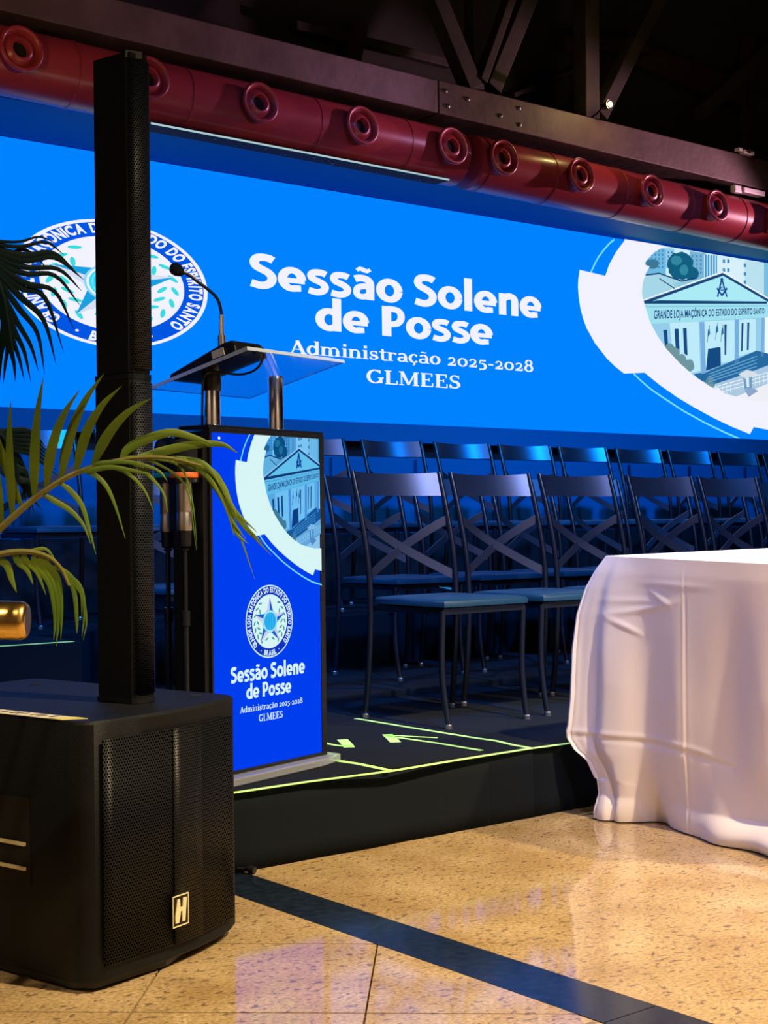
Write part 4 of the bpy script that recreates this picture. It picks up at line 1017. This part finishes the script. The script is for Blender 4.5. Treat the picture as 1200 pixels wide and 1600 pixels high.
# ================================================================== AIR DUCTS
def duct_run(name, label, xa, xb, noz, seams):
    za = lambda x: 2.882-.0167*(x-2.7); yd = 5.90; R_ = .146
    d = thing(name, label, 'duct', ((xa+xb)/2, yd, za((xa+xb)/2)), 0, 'red ventilation ducts above the screen')
    A_, B_ = Vector((xa, yd, za(xa))), Vector((xb, yd, za(xb))); ex = (B_-A_).normalized(); ey = Vector((0, 1, 0)); ez = ex.cross(ey)
    fr = frame(A_, ey, ez, ex); L_ = (B_-A_).length
    ch(MB().lathe([(R_-.02, 0), (R_, .012), (R_, L_-.012), (R_-.02, L_)], 48, fr=fr), 'duct_pipe', 'duct', d, smooth=True)
    for s in seams: ch(MB().lathe([(R_-.002, s-xa-.008), (R_+.0035, s-xa-.004), (R_+.0035, s-xa+.004), (R_-.002, s-xa+.008)], 48, fr=fr, close=False), 'seam_ring', 'duct', d, smooth=True)
    for k, x in enumerate(noz):
        az = Vector((.0, -1, .10)).normalized(); axx = Vector((1, 0, 0)); ayy = az.cross(axx)
        o = Vector((x-.035, yd, za(x)-.014)); f2 = frame(o, axx, ayy, az)
        n_ = ch(MB().lathe([(.080, .10), (.082, .165), (.090, .172), (.098, .180), (.100, .188), (.096, .196), (.088, .197), (.080, .190), (.074, .176), (.072, .168), (.066, .172), (.058, .180), (.050, .188), (.040, .190), (.036, .184), (.034, .16)], 36, fr=f2, close=False), 'nozzle', 'duct', d, smooth=60)
        t_ = ch(MB().lathe([(.0345, .160), (.0345, .162), (.001, .163)], 24, fr=f2), 'nozzle_throat', 'throat', d)
        mw = t_.matrix_world.copy(); t_.parent = n_; t_.matrix_parent_inverse = n_.matrix_parent_inverse.inverted() @ n_.matrix_parent_inverse if False else d.matrix_world.inverted() @ Matrix.Identity(4) if False else t_.matrix_parent_inverse @ Matrix.Identity(4)
        # the nozzle's own frame equals world shifted by its parent: undo it once
        t_.matrix_parent_inverse = Matrix.Identity(4)
        t_.location = (0, 0, 0)
    return d
duct_run('air_duct', 'long red ventilation duct with jet nozzles over the left of the screen', .3, 5.27, (.9, 1.5, 2.11, 2.713, 3.326, 3.918, 4.527, 5.125), (1.85, 2.98, 3.55, 4.28, 4.86))
duct_run('air_duct', 'red ventilation duct with jet nozzles over the right of the screen', 5.35, 11.0, (5.494, 6.094, 6.694, 7.30, 7.91, 8.52, 9.1), (5.42, 5.92, 6.5, 7.1, 7.62))
tk = thing('steel_tray', 'thin steel tray with a pale glowing edge under the left duct', 'tray', (4.4, 5.9, 2.752))
a_, b_ = on_y(236, 192.5, 5.80), on_y(702, 281, 5.80)
def strip(y0, y1, h0, h1):
    return MB().add([(a_.x, y0, a_.z+h0), (b_.x, y0, b_.z+h0), (b_.x, y1, b_.z+h0), (a_.x, y1, a_.z+h0), (a_.x, y0, a_.z+h1), (b_.x, y0, b_.z+h1), (b_.x, y1, b_.z+h1), (a_.x, y1, a_.z+h1)], [(0, 3, 2, 1), (4, 5, 6, 7), (0, 1, 5, 4), (1, 2, 6, 5), (2, 3, 7, 6), (3, 0, 4, 7)])
tk.location = ((a_.x+b_.x)/2, 5.86, a_.z)
ch(strip(5.798, 5.802, -.004, .004), 'glowing_edge', 'tubeglow', tk)
ch(strip(5.8025, 5.915, -.004, .002), 'tray_plate', 'throat', tk)
for i in range(5):
    t = .08+i*.21; x = a_.x+(b_.x-a_.x)*t; z = a_.z+(b_.z-a_.z)*t
    ch(MB().box((x-.012, 5.89, z+.002), (x+.012, 5.896, z+.05)), 'bracket', 'steel', tk)
for i in range(10):
    t = .2+i*.08; x = a_.x+(b_.x-a_.x)*t; z = a_.z+(b_.z-a_.z)*t
    ch(MB().lathe([(.006, z-.008), (.005, z-.004)], 8, fr=frame((x, 5.83+.04*(i % 2), 0), (1, 0, 0), (0, 1, 0), (0, 0, 1))), 'rivet', 'steel', tk)

# ================================================================== ROOF TIMBERS
BY = 5.85
bz = lambda x: 3.080-.0117*(x-2.65)
tr1 = thing('roof_truss', 'dark timber roof truss whose lower beam runs above the red ducts', 'truss', (5, BY+.1, 3.08))
def chord(x0, x1, h0, h1):
    return MB().add([(x0, BY, bz(x0)), (x1, BY, bz(x1)), (x1, BY+.22, bz(x1)), (x0, BY+.22, bz(x0)), (x0, BY, bz(x0)+h0), (x1, BY, bz(x1)+h1), (x1, BY+.22, bz(x1)+h1), (x0, BY+.22, bz(x0)+h0)], [(0, 3, 2, 1), (4, 5, 6, 7), (0, 1, 5, 4), (1, 2, 6, 5), (2, 3, 7, 6), (3, 0, 4, 7)])
XJ = on_y(685, 160, BY).x
ch(chord(-1.5, XJ-.004, .165, .175), 'bottom_chord', 'wood', tr1, bevel=.006)
ch(chord(XJ+.004, 12.5, .178, .225), 'bottom_chord', 'wood', tr1, bevel=.006)
def bar(name, m, parent, p0, p1, w, d, Y):
    a, b = on_y(*p0, Y), on_y(*p1, Y); t = (b-a).normalized(); q = Vector((t.z, 0, -t.x))*w/2; e = Vector((0, d/2, 0))
    vs = [a-q-e, a+q-e, a+q+e, a-q+e, b-q-e, b+q-e, b+q+e, b-q+e]
    return ch(MB().add(vs, [(0, 3, 2, 1), (4, 5, 6, 7), (0, 1, 5, 4), (1, 2, 6, 5), (2, 3, 7, 6), (3, 0, 4, 7)]), name, m, parent, bevel=.004)
YB = BY+.11
bar('truss_post', 'timber', tr1, (917, 186), (915, -120), .115, .10, YB)
bar('truss_brace', 'timber', tr1, (934, 182), (1030, -10), .085, .09, YB+.01)
bar('truss_brace', 'timber', tr1, (737, 140), (668, -30), .10, .09, YB)
bar('truss_post', 'timber', tr1, (742, 142), (738, -60), .07, .08, YB+.06)
bar('truss_brace', 'timber', tr1, (750, 128), (802, -20), .05, .07, YB-.02)
bar('truss_brace', 'timber', tr1, (765, 140), (830, -20), .10, .09, YB+.05)
for x, y in ((696, 142), (700, 166), (731, 155), (782, 181), (811, 169), (812, 195)):
    p = on_y(x, y, BY); ch(MB().lathe([(.012, 0), (.012, .004), (.006, .009), (.001, .010)], 10, fr=frame((p.x, BY, p.z), (1, 0, 0), (0, 0, 1), (0, -1, 0))), 'bolt', 'steel', tr1, smooth=True)
tr2 = thing('roof_truss', 'far roof truss of dark red timbers, dim behind the front one', 'truss', (9, 6.5, 4))
YF = 6.50
bar('rafter', 'redtimber', tr2, (985, 82), (1165, 152), .17, .06, YF)
bar('rafter', 'timber', tr2, (800, 150), (905, 108), .03, .05, YF)
bar('truss_post', 'redtimber', tr2, (1166, 235), (1168, 60), .09, .06, YF)
bar('rafter', 'redtimber', tr2, (880, 70), (1010, 75), .09, .06, YF-.07)
bar('rafter', 'timber', tr2, (460, 40), (700, 100), .05, .05, YF)
bar('rafter', 'timber', tr2, (1240, 40), (1090, 180), .10, .06, YF-.08)
bar('truss_brace', 'redtimber', tr2, (560, 40), (545, 110), .1, .06, YF)
# little fixtures on the beam
def small(name, label, cat, x0, y0, x1, y1, Y, m, dep=.06):
    a, b = on_y(x0, y0, Y), on_y(x1, y1, Y); zlo, zhi = min(a.z, b.z), max(a.z, b.z)
    t = thing(name, label, cat, ((a.x+b.x)/2, Y, zlo)); return t, a, b, zlo, zhi
p = on_y(953, 163, BY-.12)
sl = thing('spotlight', 'small warm spotlight glowing above the timber beam', 'lamp', (p.x, p.y, p.z-.12))
ch(MB().lathe([(.013, -.004), (.016, .004), (.010, .010), (.001, .012)], 16, fr=frame(p, (1, 0, 0), (0, 0, 1), (0, -1, 0))), 'bulb', 'bulb', sl, smooth=True)
ch(MB().lathe([(.020, 0), (.030, .004), (.024, -.02), (.018, -.05), (.001, -.052)], 18, fr=frame(p+Vector((0, .005, 0)), (1, 0, 0), (0, 0, 1), (0, -1, 0)), close=False), 'lamp_housing', 'black_metal', sl, smooth=True)
ch(MB().tube([p+Vector((0, .05, 0)), p+Vector((0, .10, -.03)), p+Vector((0, .17, -.05))], .006, 8), 'lamp_arm', 'black_metal', sl, smooth=True)
pl_ = bpy.data.lights.new('spotlight_glow', 'POINT'); pl_.energy = 4; pl_.color = (1, .72, .25); pl_.shadow_soft_size = .03
po_ = bpy.data.objects.new('spotlight_glow', pl_); COL.objects.link(po_); po_.location = p+Vector((-.04, -.12, .02))
a, b = on_y(1158, 296, BY-.03), on_y(1196, 293, BY-.03)
w1 = thing('emergency_light', 'white emergency light box under the right of the timber beam', 'lamp', ((a.x+b.x)/2, BY-.03, a.z-.03))
ch(MB().box((a.x+.03, BY-.03, a.z-.012), (b.x, BY+.03, a.z+.022)), 'housing', 'white', w1, bevel=.006)
ch(MB().box((a.x-.05, BY-.02, a.z-.02), (a.x+.025, BY+.02, a.z+.028)), 'sensor_head', 'white', w1, bevel=.008)
a, b = on_y(1151, 231, BY-.02), on_y(1172, 241, BY-.02)
w2 = thing('wall_bracket', 'small white junction box on the timber beam at upper right', 'box', ((a.x+b.x)/2, BY-.02, b.z))
ch(MB().box((a.x, BY-.04, b.z), (a.x+.04, BY-.001, a.z)), 'cover', 'white', w2, bevel=.004)
ch(MB().box((a.x+.05, BY-.04, b.z-.01), (b.x+.02, BY-.001, a.z-.005)), 'cover', 'white', w2, bevel=.004)
ch(MB().lathe([(.015, 0), (.013, .01)], 12, fr=frame((a.x+.10, BY-.041, (a.z+b.z)/2), (1, 0, 0), (0, 0, 1), (0, -1, 0))), 'socket_hole', 'throat', w2)

# ================================================================== BRASS TUBE, PALM
br = thing('brass_tube', 'polished brass tube end poking in at the left edge below the palm', 'tube', at(-70, 970, 2.45)*1)
c1, c2_ = at(44, 970, 2.45), at(-150, 966, 2.45); bx_ = (c1-c2_).normalized(); by_ = bx_.cross(Vector((0, 0, 1))).normalized(); bz_ = bx_.cross(by_)
br.location = (c2_.x, c2_.y, 0)
Lb = (c1-c2_).length
ch(MB().lathe([(.030, 0), (.0325, .004), (.0325, Lb-.012), (.0305, Lb-.005), (.027, Lb-.001), (.022, Lb), (.001, Lb)], 40, fr=frame(c2_, by_, bz_, bx_)), 'tube', 'brass', br, smooth=True)
ch(MB().lathe([(.075, 0.001), (.075, .012), (.068, .018), (.018, .03), (.015, c2_.z-.02)], 28, fr=frame((c2_.x, c2_.y, 0)+bx_*.03 if False else Vector((c2_.x, c2_.y, 0))+bx_*.03, (1, 0, 0), (0, 1, 0), (0, 0, 1))), 'post', 'brass', br, smooth=True)

palm = thing('potted_palm', 'areca palm with arching green fronds entering from the left edge', 'plant', at(-260, 1400, 2.2)*1)
pc = at(-470, 1400, 2.3); palm.location = (pc.x, pc.y, 0)
ch(MB().lathe([(.13, .001), (.15, .01), (.18, .30), (.19, .33), (.175, .33), (.165, .29), (.001, .29)], 32, fr=frame((pc.x, pc.y, 0), (1, 0, 0), (0, 1, 0), (0, 0, 1))), 'pot', 'pot', palm, smooth=True)
ch(MB().lathe([(.164, .285), (.16, .297), (.001, .30)], 24, fr=frame((pc.x, pc.y, 0), (1, 0, 0), (0, 1, 0), (0, 0, 1))), 'soil', 'soil', palm)
def leaflet(path, w, m, parent, roll=0.0, tw=0):
    """tapering blade with a folded midrib along path (world points)"""
    P = spline(path, 5); n = len(P); vs = []; tot = n-1
    for i, p in enumerate(P):
        t = i/tot; tg = (P[min(i+1, tot)]-P[max(i-1, 0)]).normalized()
        side = tg.cross(FW); side = side.normalized() if side.length > 1e-4 else Vector((1, 0, 0))
        nn = side.cross(tg).normalized(); a = roll+tw*t; sd_ = side*math.cos(a)+nn*math.sin(a); fn = nn*math.cos(a)-side*math.sin(a)
        ww = w*(math.sin(min(1, t*3.2)*math.pi/2)*.75+.25)*(1-t**2.4)+.0004
        vs += [p-sd_*ww/2+fn*ww*.14, p, p+sd_*ww/2+fn*ww*.14]
    fs = []
    for i in range(tot): a = i*3; fs += [(a, a+1, a+4, a+3), (a+1, a+2, a+5, a+4)]
    o = MB().add(vs, fs).build('leaflet', m, None, smooth=True)
    o.parent = parent; o.matrix_parent_inverse = parent['_inv'] if False else Matrix.Translation(palm.location).inverted()
    return o
def frond(rach, D, leaves, m, rr0=.0045, label=None, stem_from=None):
    """rach: pixel path of the midrib at depth D; leaves: (t along midrib, [pixel path to tip with depth change], width)"""
    base = Vector((pc.x, pc.y, .29))
    R_ = [at(x, y, D+dz) for x, y, dz in rach]
    path = spline([base+Vector((random.uniform(-.05, .05), random.uniform(-.05, .05), 0)), base*.45+R_[0]*.55+Vector((-.05, 0, .10))]+R_, 7)
    rad = [rr0*1.5*(1-.8*i/len(path))+.0008 for i in range(len(path))]
    fo = ch(MB().tube(path, rad, 8), 'frond', 'stem' if m == 'leaf' else m, palm, smooth=True)
    if label: fo['label'] = label
    S_ = spline(R_, 16)
    for t, pts, w, dz, roll in leaves:
        if t > 1.5:                             # given as the midrib's pixel column
            px_ = [600+F*(q-EYE).dot(RT)/(q-EYE).dot(FW) for q in S_]
            i = min(range(len(S_)-1), key=lambda n_: abs(px_[n_]-t)); st_ = S_[i]
        else:
            k = t*(len(S_)-1); i = int(min(k, len(S_)-2)); st_ = S_[i].lerp(S_[i+1], k-i)
        if pts[0] == 'bow':
            q0_ = (600+F*(st_-EYE).dot(RT)/(st_-EYE).dot(FW), 800-F*(st_-EYE).dot(UP)/(st_-EYE).dot(FW)); q1_ = pts[1]; bw = pts[2]
            dx, dy = q1_[0]-q0_[0], q1_[1]-q0_[1]; ll = math.hypot(dx, dy); nx_, ny_ = dy/ll, -dx/ll
            pts = [(q0_[0]+dx*f_-nx_*bw*g_*-1, q0_[1]+dy*f_-ny_*bw*g_*-1) for f_, g_ in ((.25, .7), (.5, 1), (.75, .8))]+[q1_]
        ws = [st_]
        for j, (x, y) in enumerate(pts): ws.append(at(x, y, D+dz*(j+1)/len(pts)))
        l_ = leaflet(ws, w, m, palm, roll)
        l_.parent = fo; l_.matrix_parent_inverse = Matrix.Identity(4)
    return fo
# lit frond sweeping across the column speaker
L1 = []
for bx, tip, bw, w in ((20, (17, 625), 4, .016), (36, (-30, 600), 5, .016), (52, (68, 588), 6, .0175), (71, (125, 608), 14, .018), (94, (163, 583), 14, .018), (118, (190, 603), 16, .018), (143, (237, 622), 16, .018), (-25, (-60, 640), 4, .016), (5, (-8, 650), 4, .014)):
    L1.append((bx if bx > 1.5 else .05, ['bow', tip, bw], w, -.05, .12))
for t, pts, w in ((188, [(205, 697), (262, 676), (305, 684), (333, 694)], .016), (210, [(250, 706), (300, 695), (345, 694), (372, 708)], .016), (.86, [(275, 718), (310, 722), (330, 735), (345, 760)], .013), (.90, [(300, 722), (335, 740), (355, 775), (372, 810)], .012),
                  (.94, [(310, 728), (345, 755), (365, 795), (402, 832)], .012), (.97, [(325, 735), (350, 770), (375, 815), (424, 868)], .013), (.99, [(330, 740), (352, 780), (368, 830), (388, 850)], .012), (.96, [(320, 735), (348, 790), (365, 840), (368, 905)] if False else [(320, 740), (350, 785), (372, 830), (398, 905)], .007),
                  (150, [(172, 729), (200, 740), (225, 765), (240, 798)], .007), (128, [(146, 741), (165, 758), (180, 790), (196, 842)], .008), (90, [(110, 760), (135, 778), (150, 800), (152, 865)] if False else [(108, 765), (128, 790), (140, 830), (150, 866)], .009), (186, [(208, 723), (230, 740), (255, 770), (262, 800)], .007),
                  (66, [(84, 782), (110, 798), (130, 820), (142, 850)], .009), (180, [(205, 714), (240, 722), (290, 760), (307, 860)], .005), (.78, [(230, 716), (280, 728), (300, 780), (308, 858)], .004), (122, [(140, 735), (175, 730), (215, 737), (236, 742)], .009), (136, [(156, 724), (200, 722), (245, 734), (262, 752)], .008), (.88, [(285, 722), (325, 745), (352, 790), (366, 838)], .008), (.92, [(300, 725), (338, 758), (362, 812), (384, 842)], .010), (.95, [(312, 730), (345, 765), (378, 815), (412, 850)], .010)):
    L1.append((t, pts, w, -.03, .1))
frond([(-60, 880, 0), (0, 826, 0), (50, 782, 0), (100, 748, 0), (150, 728, 0), (210, 716, -.01), (265, 716, -.02), (315, 728, -.03)], 2.30, L1, 'leaf', label='yellow-green frond reaching over the column speaker')
# frond hanging against the screen at upper left, shade put into its colour
L2 = []
for t, pts, w in ((.05, [(20, 385), (70, 378), (100, 398)], .007), (.10, [(20, 378), (60, 370), (88, 380)], .005), (.12, [(30, 405), (85, 402), (132, 438)], .012), (.16, [(30, 415), (90, 420), (128, 455)], .010), (.22, [(30, 425), (85, 430), (126, 478)], .010), (.28, [(35, 440), (85, 455), (116, 515)], .010),
                  (.34, [(30, 448), (70, 465), (100, 552)], .011), (.40, [(30, 462), (68, 500), (88, 570)], .011), (.48, [(30, 480), (60, 525), (84, 555)] if False else [(28, 480), (58, 520), (70, 585)], .010), (.55, [(25, 500), (48, 540), (60, 580)], .009), (.62, [(22, 515), (38, 550), (48, 597)], .009), (.70, [(20, 530), (30, 560), (38, 595)], .008), (.80, [(17, 545), (22, 570), (24, 597)], .008),
                  (.5, [(5, 500), (0, 540), (-2, 590)], .009), (.6, [(8, 520), (2, 555), (0, 595)], .008), (.35, [(0, 470), (-10, 520), (-20, 580)], .010), (.68, [(12, 535), (8, 570), (5, 600)], .007), (.2, [(10, 395), (40, 390), (75, 420)], .008), (.02, [(25, 398), (80, 395), (115, 420)], .014)):
    L2.append((t, pts, w, .02, .15))
frond([(-90, 360, 0), (-50, 378, 0), (-15, 415, 0), (4, 460, 0), (12, 500, 0), (20, 550, .0)], 2.25, L2, 'leaf_shaded', label='shaded frond drooping against the bright screen')
# lower drooping frond
L3 = []
for t, pts, w in ((.20, [(8, 880), (18, 905), (26, 926)], .013), (.38, [(30, 878), (42, 890), (52, 914)], .013), (.45, [(40, 875), (58, 895), (72, 930)], .010), (.55, [(55, 880), (78, 912), (86, 960), (84, 1000)], .012), (.62, [(65, 878), (84, 910), (92, 950), (88, 1010)], .014), (.70, [(72, 878), (90, 905), (96, 950), (95, 1000)], .011),
                  (.80, [(88, 885), (110, 900), (126, 925), (128, 965)], .008), (.86, [(100, 895), (124, 915), (132, 950), (128, 995)], .008), (.92, [(104, 895), (116, 925), (120, 970), (120, 990)], .009), (.5, [(45, 862), (72, 858), (92, 885)], .007), (.9, [(108, 905), (128, 930), (135, 970), (130, 1000)], .005)):
    L3.append((t, pts, w, 0, .15))
frond([(-80, 905, 0), (-30, 876, 0), (10, 864, 0), (45, 862, 0), (75, 870, 0), (95, 888, 0), (108, 915, 0)], 2.28, L3, 'leaf', label='drooping green frond above the brass tube')
# inner fronds at the left edge, their shade again in the colour
L4 = []
for i in range(13):
    a = -25+i*13; L4.append((.15+i*.06, [(10+i*1.5, 700+i*4), (22+1.5*i+10*math.cos(i), 720+i*3), (30+i*2.4+14*math.cos(i*1.3), 748+i*5)], .012, .03, .3))
for i in range(6): L4.append((.1+i*.12, [(20, 672+i*6), (50, 676+i*7), (72+4*i, 700+i*9)], .010, .03, .2))
frond([(-90, 700, 0), (-40, 672, 0), (-8, 672, 0), (14, 700, 0), (22, 740, 0)], 2.48, L4, 'leaf_shaded', label='shaded fronds at the left edge')
# connector on the floor by the stage
cn = thing('cable_connector', 'black cable connector lying on the floor at the stage foot', 'connector', on_z(385, 1360, 0))
a, b = on_z(362, 1357, .012), on_z(384, 1357, .012); c = on_z(398, 1360, .010)
ch(MB().tube([a+(a-b)*2, a, b], .0035, 8), 'cable', 'plastic', cn, smooth=True); ch(MB().tube([b, b.lerp(c, .5), c], [.006, .010, .009], 12), 'plug', 'plastic', cn, smooth=True)
a, b = on_z(362, 1350, .010), on_z(378, 1352, .010); ch(MB().tube([a, b], .004, 8), 'sleeve', 'nickel', cn, smooth=True)
